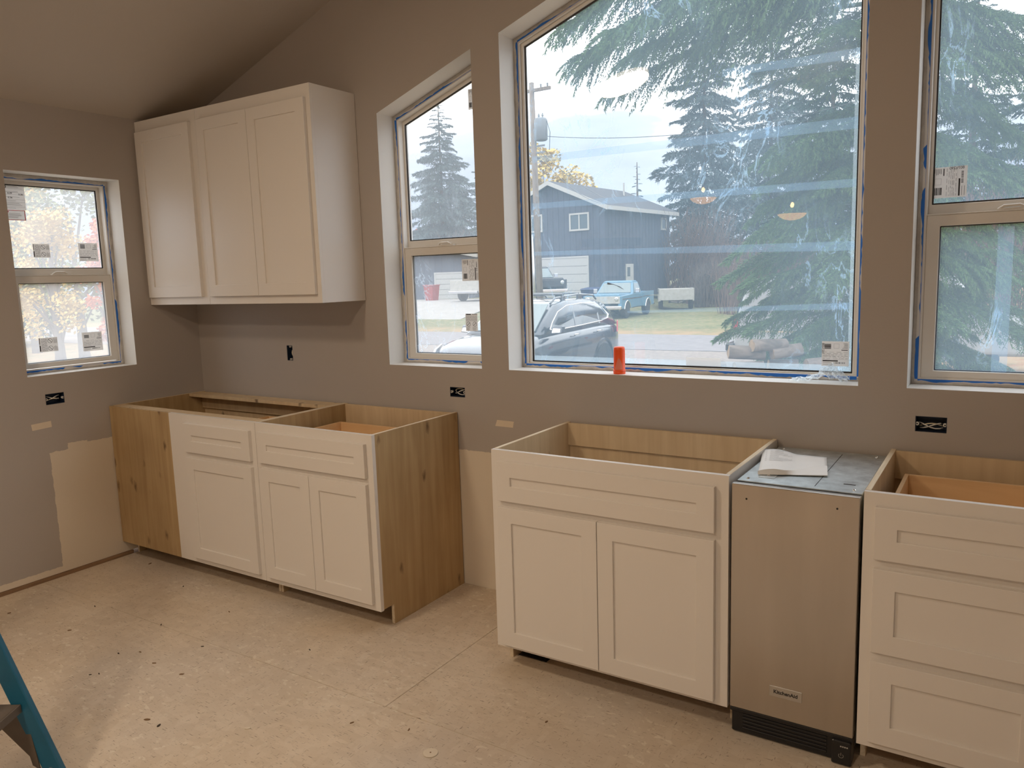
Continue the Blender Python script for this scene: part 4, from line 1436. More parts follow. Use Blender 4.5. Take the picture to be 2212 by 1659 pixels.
def suv(label, loc, rz):
    v = thing('parked_suv', label, 'car', loc, rz)
    loft_body(v, 'body', 'car_navy', [(2.36, .60, .42, .62, .9), (2.30, .80, .30, .78, .88), (2.05, .90, .25, .93, .86), (1.6, .94, .24, 1.02, .88), (1.05, .945, .24, 1.08, .92),
                                      (.4, .945, .24, 1.09, .96), (-.6, .945, .24, 1.10, .97), (-1.5, .945, .25, 1.12, .97), (-2.1, .92, .27, 1.13, .95), (-2.34, .86, .32, 1.08, .93), (-2.42, .76, .40, .95, .9)])
    # cabin
    cab = [(1.05, .86, .80, 1.05, 1.08), (.72, .86, .77, 1.05, 1.30), (.25, .86, .70, 1.05, 1.585), (-.2, .86, .68, 1.05, 1.655), (-.9, .86, .67, 1.05, 1.665),
           (-1.55, .86, .66, 1.05, 1.62), (-1.95, .85, .66, 1.05, 1.53), (-2.22, .83, .70, 1.05, 1.28), (-2.34, .80, .76, 1.05, 1.09)]
    rings = []
    for (x, wb, wt, zb, zt) in cab:
        half = [(0, zt + .012), (wt * .6, zt + .008), (wt * .93, zt - .012), (wt + .012, zt - .05 * (zt - zb) - .012), (wb, zb)]
        rings.append([(x, y, z) for y, z in half] + [(x, -y, z) for y, z in half[::-1][:-1]])
    MB().ring_loft(rings).build('cabin', 'car_navy', v, smooth=True)

    def side(x, z, s, out=.012):
        # cabin side surface at (x, z)
        for a, b in zip(cab[:-1], cab[1:]):
            if b[0] <= x <= a[0]:
                k = (x - a[0]) / (b[0] - a[0])
                wb, wt, zb, zt = [a[i] + (b[i] - a[i]) * k for i in (1, 2, 3, 4)]
                q = (z - zb) / max(.05, zt * .95 - zb)
                return (x, s * (wb + (wt - wb) * min(1, q) + out), z)
        return (x, s * (.86 + out), z)
    outline = [(.70, 1.13), (.52, 1.26), (.22, 1.44), (-.2, 1.545), (-.9, 1.565), (-1.45, 1.53), (-1.75, 1.45), (-2.02, 1.27), (-1.88, 1.20), (-1.5, 1.165), (-.6, 1.135), (.2, 1.115)]
    for s in (1, -1):
        pts = [side(x, z, s) for x, z in outline]
        m = MB(); m.add(pts + [side(-.6, 1.35, s, .014)], [(i, (i + 1) % 12, 12) for i in range(12)])
        g = m.build('side_window', 'car_glass', v)
        MB().tube([side(x, z, s, .016) for x, z in outline + outline[:1]], .012, 6, cap=False).build('window_trim', 'chrome', v, smooth=True)
        for xa, xb in ((-.30, -.42), (-1.35, -1.50)):
            quad_panel(v, 'pillar', 'car_black', [side(xa, 1.12, s, .014), side(xa - .06, 1.12, s, .014), side(xb - .06, 1.54, s, .014), side(xb, 1.54, s, .014)], (0, s, 0), .004)
        # mirror
        mm = MB().hexa([(.66, s * .93, 1.05), (.86, s * .94, 1.06), (.83, s * 1.15, 1.07), (.68, s * 1.16, 1.07), (.65, s * .93, 1.20), (.80, s * .94, 1.20), (.77, s * 1.14, 1.21), (.66, s * 1.15, 1.21)])
        mo = mm.build('mirror', 'car_navy', v, bevel=.02, seg=3)
        MB().hexa([(.70, s * .95, 1.075), (.8655, s * .955, 1.075), (.8355, s * 1.135, 1.085), (.72, s * 1.14, 1.085), (.70, s * .95, 1.175), (.808, s * .955, 1.175), (.779, s * 1.125, 1.185), (.70, s * 1.13, 1.185)]).build('mirror_cap', 'chrome', mo, bevel=.012)
        # handles, tail lamp, head lamp, roof rail
        for x in (-.15, -1.15):
            MB().tube([(x + .10, s * .955, .985), (x + .06, s * .985, .99), (x - .06, s * .985, .99), (x - .10, s * .955, .985)], .013, 8).build('door_handle', 'chrome', v, smooth=True)
        MB().hexa([(-2.02, s * .935, .88), (-2.40, s * .78, .88), (-2.42, s * .80, .90), (-2.05, s * .955, .90), (-2.12, s * .90, 1.12), (-2.36, s * .78, 1.12), (-2.38, s * .80, 1.14), (-2.14, s * .92, 1.14)]).build('tail_lamp', 'tail_red', v, bevel=.015, seg=2)
        MB().hexa([(1.78, s * .93, .80), (2.26, s * .70, .76), (2.30, s * .74, .76), (1.80, s * .955, .80), (1.75, s * .90, .93), (2.18, s * .70, .88), (2.22, s * .73, .88), (1.77, s * .93, .93)]).build('head_lamp', 'aluminium', v, bevel=.012, seg=2)
        rr = MB().tube([(.25, s * .60, 1.60), (.05, s * .60, 1.70), (-.9, s * .60, 1.745), (-1.6, s * .59, 1.70), (-1.75, s * .585, 1.61)], .020, 8)
        for x in (-.25, -.95):
            rr.box(x - .08, x + .08, s * .60 - .02, s * .60 + .02, 1.65, 1.73)
        rr.build('roof_rail', 'car_black', v, smooth=False)
        for x in (1.45, -1.42):
            wheel(v, x, s * .84, .36, .24)
            MB().lathe([(.44, -.03), (.44, .03), (.40, .035), (.40, -.035)], 28, (x, s * .925, .37), 'Y').build('wheel_arch', 'car_black', v)
    for xr_ in (-.25, -.95):
        MB().tube([(xr_, -.60, 1.765), (xr_, .60, 1.765)], .018, 8).build('cross_bar', 'car_black', v)
    quad_panel(v, 'windshield', 'windshield_glass', [(1.02, .70, 1.115), (1.06, 0, 1.12), (1.02, -.70, 1.115), (.33, -.60, 1.575), (.36, 0, 1.60), (.33, .60, 1.575)], (.6, 0, .8), .02)
    quad_panel(v, 'rear_window', 'car_glass', [(-2.34, -.62, 1.13), (-2.34, .62, 1.13), (-2.02, .54, 1.50), (-2.02, -.54, 1.50)], (-1, 0, .6), .02)
    MB().box(2.34, 2.42, -.45, .45, .45, .66).build('grille', 'car_black', v, bevel=.02)
    MB().box(2.30, 2.40, -.75, .75, .26, .40).build('bumper', 'car_black', v, bevel=.03)
    return v


suv('dark navy SUV with roof rails and chrome window trim in the driveway', (-3.86, 10.32, GZ + .012), -math.pi / 2)


def pickup(label, loc, rz, paint, s=1.0, two_tone=None, bed_only=False, name='pickup_truck'):
    v = thing(name, label, 'trailer' if bed_only else 'truck', loc, rz)
    W = .98
    arch = lambda cx, r: [(cx + r * math.cos(a), .38 + r * math.sin(a)) for a in [math.pi - i * math.pi / 8 for i in range(9)]]

    def side_poly(x0, x1, zt0, zt1, cx):
        a = [(x, max(z, .46)) for x, z in arch(cx, .46)]
        return [(x0, .50)] + a + [(x1, .50), (x1, zt1), (x0, zt0)]
    bedx = (-2.65, -.62)
    if not bed_only:
        # nose: fenders with wheel arches, bonnet
        for sgn in (1, -1):
            MB().prism(side_poly(.75, 2.55, 1.16, 1.10, 1.72), 'Y', sgn * W, sgn * (W - .20)).build('fender', paint, v, bevel=.03, seg=2)
            MB().box(-.60, .80, sgn * (W - .10), sgn * W, .50, 1.16).build('door', paint, v, bevel=.02)
            MB().box(-.58, 2.5, sgn * (W + .001), sgn * (W + .012), .92, .965).build('side_molding', 'chrome', v)
        MB().box(.75, 2.50, -W + .15, W - .15, 1.02, 1.19).build('hood', paint, v, bevel=.06, seg=3)
        MB().box(-.60, .80, -W + .1, W - .1, .50, 1.10).build('cab_floor', paint, v)
        # cab
        b = [(-.62, W), (.80, W)]
        cabm = MB()
        cabm.hexa([(-.62, -W + .02, 1.14), (.86, -W + .02, 1.14), (.86, W - .02, 1.14), (-.62, W - .02, 1.14),
                   (-.50, -W + .20, 1.72), (.30, -W + .20, 1.72), (.30, W - .20, 1.72), (-.50, W - .20, 1.72)])
        cabm.build('cab', paint, v, bevel=.05, seg=3)
        MB().hexa([(-.50, -W + .19, 1.71), (.33, -W + .19, 1.71), (.33, W - .19, 1.71), (-.50, W - .19, 1.71), (-.44, -W + .30, 1.79), (.22, -W + .30, 1.79), (.22, W - .30, 1.79), (-.44, W - .30, 1.79)]).build('roof', paint, v, bevel=.03, seg=2)
        quad_panel(v, 'windshield', 'windshield_glass', [(.80, -.84, 1.20), (.80, .84, 1.20), (.355, .70, 1.66), (.355, -.70, 1.66)], (.75, 0, .6), .03)
        for sgn in (1, -1):
            quad_panel(v, 'side_window', 'windshield_glass', [(-.42, sgn * (W - .035), 1.20), (.60, sgn * (W - .035), 1.20), (.26, sgn * (W - .17), 1.64), (-.36, sgn * (W - .17), 1.64)], (0, sgn, .3), .02)
            MB().box(.48, .56, sgn * (W + .02), sgn * (W + .22), 1.20, 1.40).build('mirror', 'chrome', v, bevel=.01)
            MB().lathe([(.10, 0), (.10, .03), (.06, .045)], 16, (2.555, sgn * .72, .95), 'X').build('head_lamp', 'aluminium', v)
        quad_panel(v, 'rear_window', 'car_glass', [(-.60, -.66, 1.22), (-.60, .66, 1.22), (-.515, .60, 1.64), (-.515, -.60, 1.64)], (-1, 0, 0), .02)
        MB().box(2.50, 2.565, -.88, .88, .74, 1.08).build('grille', 'truck_white' if two_tone is None else two_tone, v, bevel=.01)
        MB().box(2.55, 2.70, -.98, .98, .46, .62).build('bumper', 'chrome', v, bevel=.03)
    # bed
    bp = paint if two_tone is None else two_tone
    for sgn in (1, -1):
        MB().prism(side_poly(bedx[0], bedx[1], 1.18, 1.18, -1.60), 'Y', sgn * W, sgn * (W - .09)).build('bed_side', bp, v, bevel=.03, seg=2)
        MB().box(bedx[0], bedx[1], sgn * (W - .10), sgn * (W + .006), 1.17, 1.21).build('bed_rail', bp, v, bevel=.008)
        MB().box(bedx[0] + .05, bedx[1] - .05, sgn * (W + .001), sgn * (W + .010), .96, .995).build('side_molding', 'chrome', v)
        m = MB(); m.tube([(q[0], sgn * (W + .005), q[1]) for q in [(x, max(z, .46)) for x, z in arch(-1.60, .47)]], .022, 6); m.build('wheel_arch', 'chrome' if not bed_only else bp, v)
        wheel(v, -1.60, sgn * (W - .13), .40, .24, 'truck_white' if bed_only else 'chrome')
        if not bed_only:
            m = MB(); m.tube([(q[0], sgn * (W + .005), q[1]) for q in [(x, max(z, .46)) for x, z in arch(1.72, .47)]], .022, 6); m.build('wheel_arch', 'chrome', v)
            wheel(v, 1.72, sgn * (W - .13), .40, .24)
        else:
            MB().box(bedx[0] - .012, bedx[0] + .01, sgn * .90 - .06, sgn * .90 + .06, .80, 1.05).build('tail_lamp', 'tail_red', v)
    MB().box(bedx[0], bedx[1], -W + .08, W - .08, .56, .62).build('bed_floor', bp, v)
    MB().box(bedx[0] - .02, bedx[0] + .05, -W + .05, W - .05, .60, 1.19).build('tailgate', bp, v, bevel=.015)
    MB().box(bedx[1] - .06, bedx[1], -W + .02, W - .02, .60, 1.19).build('bed_front', bp, v, bevel=.015)
    MB().box(bedx[0] - .16, bedx[0] - .02, -W, W, .46, .60).build('rear_bumper', 'chrome', v, bevel=.02)
    fr = MB().box(-2.6, 2.4 if not bed_only else -.62, -.45, -.33, .40, .54).box(-2.6, 2.4 if not bed_only else -.62, .33, .45, .40, .54)
    if bed_only:
        fr.tube([(-.62, -.39, .47), (.75, 0, .46)], .04, 8).tube([(-.62, .39, .47), (.75, 0, .46)], .04, 8)
    fr.build('chassis_frame', 'car_black', v)
    return v


tp = at_depth(1372, 680, 38.6)
pickup('light blue old pickup truck parked on the lawn', (-12.35, 33.0, GZ), -math.pi / 2 + .10, 'truck_blue')
pickup('white trailer made from a pickup bed behind the blue truck', (-11.35, 38.4, GZ), -math.pi / 2 + .42, 'truck_white', bed_only=True, name='bed_trailer')
q = at_depth(1180, 625, 40.5)
pickup('black pickup truck in front of the white garage door', (q.x - .8, q.y, ground_z(q.x - .8, q.y)), .45 - math.pi / 2 + .4, 'car_black', two_tone='car_black')
q = at_depth(1062, 660, 45)
pickup('red and white pickup truck beyond the slant-topped window', (q.x, q.y, ground_z(q.x, q.y)), math.pi * .5, 'truck_red', two_tone='truck_white')


def van(label, loc, rz):
    v = thing('parked_van', label, 'van', loc, rz)
    prof = [(-2.60, .45), (-2.66, .62), (-2.62, 1.10), (-2.40, 1.80), (-2.28, 1.93), (-2.1, 1.97), (1.1, 1.97), (1.35, 1.90), (1.95, 1.20), (2.62, 1.02), (2.70, .60), (2.66, .42)]
    o = MB().prism(prof, 'Y', -.98, .98).build('body', 'van_white', v, bevel=.09, seg=4)
    for p_ in o.data.polygons:
        p_.use_smooth = False
    for s in (1, -1):
        MB().box(-2.655, -2.56, s * .86, s * .99, .88, 1.18).build('tail_lamp', 'tail_red', v, bevel=.012)
        MB().box(-2.652, -2.57, s * .88, s * .985, .80, .88).build('reverse_lamp', 'aluminium', v, bevel=.008)
        quad_panel(v, 'side_window', 'car_glass', [(.45, s * .975, 1.22), (1.45, s * .975, 1.22), (1.15, s * .96, 1.72), (.45, s * .96, 1.72)], (0, s, 0), .012)
        MB().box(-2.3, 2.2, s * .978, s * .99, .84, .88).build('side_molding', 'chrome', v)
        for x in (1.75, -1.70):
            wheel(v, x, s * .84, .37, .24)
        for z in (1.0, 1.3):
            MB().box(-2.6, -2.45, s * .55 - .02, s * .55 + .02, z, z + .05).build('hinge', 'van_white', v)
        quad_panel(v, 'rear_window', 'car_glass', [(-2.60, s * .10, 1.22), (-2.60, s * .80, 1.22), (-2.45, s * .76, 1.68), (-2.45, s * .10, 1.68)], (-1, 0, .3), .03)
    quad_panel(v, 'windshield', 'car_glass', [(1.93, -.84, 1.24), (1.93, .84, 1.24), (1.40, .76, 1.84), (1.40, -.76, 1.84)], (.8, 0, .6), .02)
    MB().box(-2.82, -2.64, -.98, .98, .44, .60).build('rear_bumper', 'car_black', v, bevel=.02)
    MB().box(2.62, 2.80, -.98, .98, .40, .58).build('front_bumper', 'car_black', v, bevel=.02)
    return v


van('white van with red tail lamp parked behind the spruce', (1.95, 14.35, GZ + .012), math.radians(4))

# ---- the house across the street
def house(label, p1, p2, peak_u, eave_z, peak_z, zb, windows_gable, garage, door_px, side_win, name='house', vent_px=None):
    es = Vector((p2.x - p1.x, p2.y - p1.y, 0)); Ls = es.length; es.normalize()
    eg = Vector((-es.y, es.x, 0))
    if eg.x > 0:
        eg = -eg
    # half width from the ridge's pixel column
    best = min([i * .05 for i in range(40, 240)], key=lambda w_: abs(1106 + FPX * ((p1 + eg * w_ + Vector((0, 0, peak_z - p1.z)) - CAM).dot(RGT)) / ((p1 + eg * w_ + Vector((0, 0, peak_z - p1.z)) - CAM).dot(FWD)) - peak_u))
    hw = best
    rz = math.atan2(-eg.y, -eg.x)      # local +x = from the far gable corner to the near one, local +y = along the side wall
    o0 = p1 + eg * hw
    h = thing(name, label, 'house', (o0.x, o0.y, zb), rz)
    inv = h.matrix_basis.inverted() if False else Matrix.Translation((o0.x, o0.y, zb)) @ Matrix.Rotation(rz, 4, 'Z')
    inv = inv.inverted()
    ez, pz = eave_z - zb, peak_z - zb
    MB().prism([(-hw, 0), (hw, 0), (hw, ez), (0, pz - .12), (-hw, ez)], 'Y', 0, Ls).build('wall', 'siding_blue', h)
    # board-and-batten strips
    bt = MB()
    n = int(2 * hw / .40)
    for i in range(1, n):
        x = -hw + 2 * hw * i / n
        top = ez + (pz - .15 - ez) * (1 - abs(x) / hw)
        bt.box(x - .025, x + .025, -.022, 0, 0, top)
    n = int(Ls / .40)
    for i in range(1, n):
        y = Ls * i / n
        bt.box(hw, hw + .022, y - .025, y + .025, 0, ez)
    b_ = bt.build('batten', 'siding_dark', h); b_['kind'] = 'stuff'
    sl = (pz - ez) / hw
    ov = .45
    for s in (1, -1):
        MB().prism([(0, pz), (s * (hw + ov), ez - sl * ov), (s * (hw + ov), ez - sl * ov + .10), (0, pz + .10)], 'Y', -ov, Ls + ov).build('roof', 'roof_shingle', h)
        MB().prism([(0, pz - .16), (s * (hw + ov), ez - sl * ov - .16), (s * (hw + ov), ez - sl * ov + .09), (0, pz + .09)], 'Y', -ov - .04, -ov).build('rake_board', 'trim_white', h)
        MB().box(*sorted((s * (hw + ov), s * (hw + ov + .04))), -ov, Ls + ov, ez - sl * ov - .14, ez - sl * ov + .09).build('eave_board', 'trim_white', h)

    def gable_pt(u, v):
        # intersect pixel ray with the gable plane (local y = 0)
        d = ray(u, v); a = inv @ CAM; b = inv @ (CAM + d)
        k = -a.y / (b.y - a.y)
        return a + (b - a) * k

    def side_pt(u, v):
        d = ray(u, v); a = inv @ CAM; b = inv @ (CAM + d)
        k = (hw - a.x) / (b.x - a.x)
        return a + (b - a) * k

    def win(x0, x1, z0, z1, gable, split=True):
        t = .10
        ring = frame_ring([(x0, z0), (x1, z0), (x1, z1), (x0, z1)], [(x0 + t, z0 + t), (x1 - t, z0 + t), (x1 - t, z1 - t), (x0 + t, z1 - t)], -.07, 0)
        if split:
            xm = (x0 + x1) / 2
            ring.box(xm - .04, xm + .04, -.06, -.005, z0 + t, z1 - t)
        pane = MB().box(x0 + t, x1 - t, -.03, -.01, z0 + t, z1 - t)
        if not gable:
            ring.v = [(hw - y, x, z) for x, y, z in ring.v]; pane.v = [(hw - y, x, z) for x, y, z in pane.v]
        w = ring.build('window', 'trim_white', h)
        pane.build('pane', 'house_glass', w)
    for (u0, v0, u1, v1) in windows_gable:
        a, b = gable_pt(u0, v1), gable_pt(u1, v0)
        win(a.x, b.x, a.z, b.z, True)
    for (u0, v0, u1, v1) in side_win:
        a, b = side_pt(u0, v1), side_pt(u1, v0)
        win(a.y, b.y, a.z, b.z, False, False)
    for (u0, v0, u1) in garage:
        a, b = gable_pt(u0, v0), gable_pt(u1, v0)
        g = frame_ring([(a.x - .1, 0), (b.x + .1, 0), (b.x + .1, b.z + .1), (a.x - .1, b.z + .1)], [(a.x, -.05), (b.x, -.05), (b.x, b.z), (a.x, b.z)], -.06, 0).build('garage_door', 'door_white', h)
        for i in range(5):
            MB().box(a.x, b.x, -.045, -.008, b.z * i / 5 + .008, b.z * (i + 1) / 5 - .008).build('door_panel', 'door_white', g, bevel=.006)
    if door_px:
        u0, v0, u1 = door_px
        a, b = side_pt(u0, v0), side_pt(u1, v0)
        m = MB().box(hw, hw + .05, a.y, b.y, 0, a.z)
        dr = m.build('door', 'trim_white', h)
        MB().box(hw + .05, hw + .06, a.y + (b.y - a.y) * .15, a.y + (b.y - a.y) * .52, a.z * .62, a.z * .90).build('door_glass', 'house_glass', dr)
    MB().tube([(hw * .35, Ls * .78, pz - hw * .35 * sl), (hw * .35, Ls * .78, pz - hw * .35 * sl + .9)], .06, 8).build('vent_pipe', 'trim_white', h)
    return h


P1 = at_depth(1306, 447, 44); P2 = at_depth(1446, 461, 50.5)
ez_ = P1.z + .15
house('dark blue two-storey house with white trim across the street', P1, P2, 1192, ez_, at_depth(1192, 384, 43.5).z, .12,
      [(1231, 458, 1273, 500), (1125, 463, 1172, 505)], [(1110, 556, 1269)], (1351, 570, 1367), [(1427, 471, 1438, 497)])
A1 = at_depth(1018, 548, 50); A2 = at_depth(1075, 556, 60)
house('low dark garage building with a white door beyond the slant-topped window', A1, A2, 880, A1.z, at_depth(900, 520, 49).z, .15,
      [], [(941, 590, 1008)], None, [], name='garage_building')

rb = at_depth(933, 640, 47)
rbn = thing('red_bin', 'red bin standing beside the white garage door', 'bin', (rb.x, rb.y, ground_z(rb.x, rb.y)))
MB().hexa([(-.28, -.28, .0), (.28, -.28, .0), (.28, .28, .0), (-.28, .28, .0), (-.36, -.36, .9), (.36, -.36, .9), (.36, .36, .9), (-.36, .36, .9)]).build('body', 'truck_red', rbn, bevel=.03)
MB().box(-.38, .38, -.40, .38, .9, .97).build('lid', 'truck_red', rbn, bevel=.02)
bb = at_depth(1277, 640, 41)
bbn = thing('recycling_bin', 'dark blue wheeled bin beside the garage door', 'bin', (bb.x, bb.y, ground_z(bb.x, bb.y)))
MB().hexa([(-.32, -.32, .06), (.32, -.32, .06), (.32, .32, .06), (-.32, .32, .06), (-.42, -.42, 1.08), (.42, -.42, 1.08), (.42, .42, 1.08), (-.42, .42, 1.08)]).build('body', 'bin_blue', bbn, bevel=.03)
MB().hexa([(-.45, -.46, 1.08), (.45, -.46, 1.08), (.45, .46, 1.08), (-.45, .46, 1.08), (-.42, -.40, 1.16), (.42, -.40, 1.16), (.42, .46, 1.22), (-.42, .46, 1.22)]).build('lid', 'bin_blue', bbn, bevel=.02)
for s in (-1, 1):
    MB().lathe([(.14, -.03), (.14, .03)], 16, (s * .30, .30, .14), 'X').build('wheel', 'rubber', bbn)

# ---- utility pole
pb_ = at_depth(1167, 640, 37)
pl = thing('street_utility_pole', 'wooden utility pole with a grey transformer across the street', 'pole', (pb_.x, pb_.y, ground_z(pb_.x, pb_.y)))
ph = at_depth(1159, 193, 37).z - ground_z(pb_.x, pb_.y)
lean = -.18
MB().tube([(0, 0, 0), (lean, 0, ph)], .17, 14, r1=.12).build('shaft', 'pole_wood', pl, smooth=True)
ca = MB().hexa([(-1.0 + lean, -.06, ph - .42), (1.0 + lean, -.06, ph - .42), (1.0 + lean, .06, ph - .42), (-1.0 + lean, .06, ph - .42), (-1.0 + lean, -.06, ph - .28), (1.0 + lean, -.06, ph - .28), (1.0 + lean, .06, ph - .28), (-1.0 + lean, .06, ph - .28)])
ca.build('cross_arm', 'pole_wood', pl)
for x in (-.85, -.5, .5, .85):
    MB().lathe([(.02, 0), (.05, .05), (.03, .08), (.055, .12), (.02, .18)], 12, (x + lean, 0, ph - .28)).build('insulator', 'transformer_grey', pl)
tr = MB().lathe([(.24, ph - 2.65), (.30, ph - 2.6), (.31, ph - 1.75), (.26, ph - 1.65), (.0, ph - 1.62)], 20, (.30, -.05, 0)).build('transformer', 'transformer_grey', pl, smooth=True)
for x in (.20, .40):
    MB().lathe([(.05, 0), (.03, .08), (.055, .12), (.02, .24)], 10, (x, -.05, ph - 1.66)).build('bushing', 'transformer_grey', tr)
for z in (ph - 2.9, ph - 3.2):
    MB().box(-.45, .45, -.03, .03, z, z + .08).build('bracket', 'transformer_grey', pl)
MB().tube([(-.20, -.12, 0), (-.28, -.12, ph * .36)], .075, 10).build('conduit', 'aluminium', pl, smooth=True)
MB().tube([(.62, -.05, ph - 1.8), (.75, 0, ph - 2.3), (.70, 0, ph - 3.1)], .015, 6).build('drop_wire', 'car_black', pl)


def cable(label, a, b, sag, r=.014):
    pts = [a.lerp(b, i / 14) + Vector((0, 0, -sag * 4 * (i / 14) * (1 - i / 14))) for i in range(15)]
    tag(MB().tube(pts, r, 5).build('street_cable', 'car_black'), label, 'cable')


ptop = Vector((pb_.x + .1, pb_.y, ground_z(pb_.x, pb_.y) + ph - 3.0))
cable('overhead cable from the pole to the house roof', ptop, at_depth(1312, 430, 43.6), .25)
cable('second overhead cable from the pole to the house eave', ptop + Vector((0, 0, -.2)), at_depth(1308, 440, 43.7), .5)
cable('overhead street cable passing in front of the clouds', ptop + Vector((0, 0, .6)), at_depth(1900, 205, 34), .7)

# ---- trees
def branch_mesh(name, seed, twigs, needles, nl, nw, mat, droop=.25, hang=.35):
    """one bough along +x, length 1: stem, side twigs, tufts of needles; 'hang' lets the twigs droop"""
    rnd = random.Random(seed)
    V_, F_ = [], []

    def tri(a, b, c):
        n = len(V_); V_.extend([a, b, c]); F_.append((n, n + 1, n + 2))

    def axis_pt(t):
        return Vector((t, .03 * math.sin(t * 5 + seed), -droop * t * t + .06 * t))
    # stem
    pr = None
    for i in range(7):
        p = axis_pt(i / 6)
        r = .010 * (1 - i / 7)
        rg = [p + Vector((0, r * math.cos(a), r * math.sin(a))) for a in (0, 2.1, 4.2)]
        if pr:
            for k in range(3):
                tri(pr[k], pr[(k + 1) % 3], rg[k]); tri(rg[k], pr[(k + 1) % 3], rg[(k + 1) % 3])
        pr = rg
    for i in range(twigs):
        t = .10 + .90 * (i + rnd.random()) / twigs
        s = 1 if i % 2 else -1
        base = axis_pt(t)
        tl = (.10 + .30 * (1 - t) ** .8) * rnd.uniform(.7, 1.15)
        d = Vector((.55 + .5 * t, s * rnd.uniform(.35, 1.0), rnd.uniform(-.25, .15))).normalized()
        prev = base
        for k in range(needles):
            q = (k + 1) / needles
            p = base + d * tl * q + Vector((0, 0, -hang * tl * q * q))
            dirt = (p - prev).normalized()
            for m_ in range(2):
                side = Vector((rnd.uniform(-1, 1), rnd.uniform(-1, 1), rnd.uniform(-1, 1)))
                side = (side - dirt * side.dot(dirt)).normalized()
                tip = p + (dirt * .7 + side * .75 + Vector((0, 0, -.25))).normalized() * nl * rnd.uniform(.6, 1.25)
                w_ = dirt.cross(side) * nw
                tri(p - w_, p + w_, tip)
            if k % 3 == 0:
                w2 = Vector((0, 0, .0025))
                tri(prev, p, p + w2)
            prev = p
    me = bpy.data.meshes.new(name)
    me.from_pydata([tuple(v) for v in V_], [], F_)
    me.materials.append(M[mat])
    return me


SPRAY = [branch_mesh('spruce_bough', 20 + i, 84, 17, .033, .0050, 'needle_green', .18 + .1 * i, .5) for i in range(3)]
SPRAY_L = [branch_mesh('long_spruce_bough', 60 + i, 150, 24, .020, .0030, 'needle_green', .20 + .08 * i, .6) for i in range(2)]
SPRAY_B = [branch_mesh('blue_spruce_bough', 40 + i, 26, 7, .10, .018, 'needle_blue', .2 + .08 * i, .4) for i in range(2)]
SPRAY_D = [branch_mesh('fir_bough', 50 + i, 26, 7, .10, .018, 'needle_dark', .15 + .1 * i, .35) for i in range(2)]


def conifer(label, base, height, radius, n, meshes, seed, zmin=.06, power=.85, trunk_r=.2, name='spruce_tree', group=None, extra=()):
    rnd = random.Random(seed)
    t = thing(name, label, 'tree', base, rnd.uniform(0, 6.28) if not extra else 0.0, group=group)
    MB().tube([(0, 0, -.1), (.02, .02, height * .5), (0, 0, height)], trunk_r, 10, r1=.03).build('trunk', 'trunk_bark', t, smooth=True)
    for i in range(n):
        k = (i + rnd.random()) / n
        z = height * (zmin + (1 - zmin) * k ** 1.15 * .985)
        L_ = max(.25, radius * (1 - (z / height) ** 1.3) ** power * rnd.uniform(.72, 1.12))
        if z / height < .12:
            L_ *= .75
        b = bpy.data.objects.new('branch', rnd.choice(meshes))
        COL.objects.link(b); b.parent = t
        b.location = (0, 0, z)
        b.rotation_euler = (rnd.uniform(-.35, .35), rnd.uniform(-.20, .12) + .25 * (.5 - z / height), i * 2.399963 + rnd.uniform(-.3, .3))
        b.scale = (L_, L_ * rnd.uniform(.85, 1.15), L_)
    for (z, az, L_, pit) in extra:
        b = bpy.data.objects.new('branch', rnd.choice(SPRAY_L if L_ > 2.4 else meshes)); COL.objects.link(b); b.parent = t
        b.location = (0, 0, z); b.rotation_euler = (rnd.uniform(-.3, .3), pit, az); b.scale = (L_, L_ * .8, L_)
    return t


# the near spruce: trunk behind the post between the picture window and the next one
tb0 = at_depth(1872, 700, 11.2)
cam_l = math.atan2(-RGT.y, -RGT.x)      # azimuth that runs leftwards across the view
extra = []
rnd = random.Random(12)
for i in range(15):                      # long boughs sweeping left over the picture window
    extra.append((rnd.uniform(5.7, 8.6), cam_l + rnd.uniform(-.30, .30), rnd.uniform(3.3, 4.5), rnd.uniform(-.05, .16)))
for i in range(34):                      # fuller skirt on the street side
    extra.append((rnd.uniform(.5, 4.6), cam_l + rnd.uniform(-1.0, .8), rnd.uniform(1.3, 2.05), rnd.uniform(-.05, .25)))
for i in range(44):
    extra.append((rnd.uniform(.4, 7.0), cam_l + math.pi + rnd.uniform(-.8, .8), rnd.uniform(1.3, 2.8), rnd.uniform(-.05, .25)))
conifer('big green spruce with sweeping boughs outside the picture window', (tb0.x, tb0.y, GZ), 15.0, 1.95, 150, SPRAY, 3, zmin=.05, power=.35, trunk_r=.22, extra=extra)


def far_conifer(label, u, v_top, d, radius, n, meshes, seed, group=None, name='blue_spruce_tree', power=.85):
    b = at_depth(u, 600, d)
    g = ground_z(b.x, b.y)
    return conifer(label, (b.x, b.y, g), at_depth(u, v_top, d).z - g, radius, n, meshes, seed, zmin=.08, trunk_r=.25, name=name, group=group, power=power)


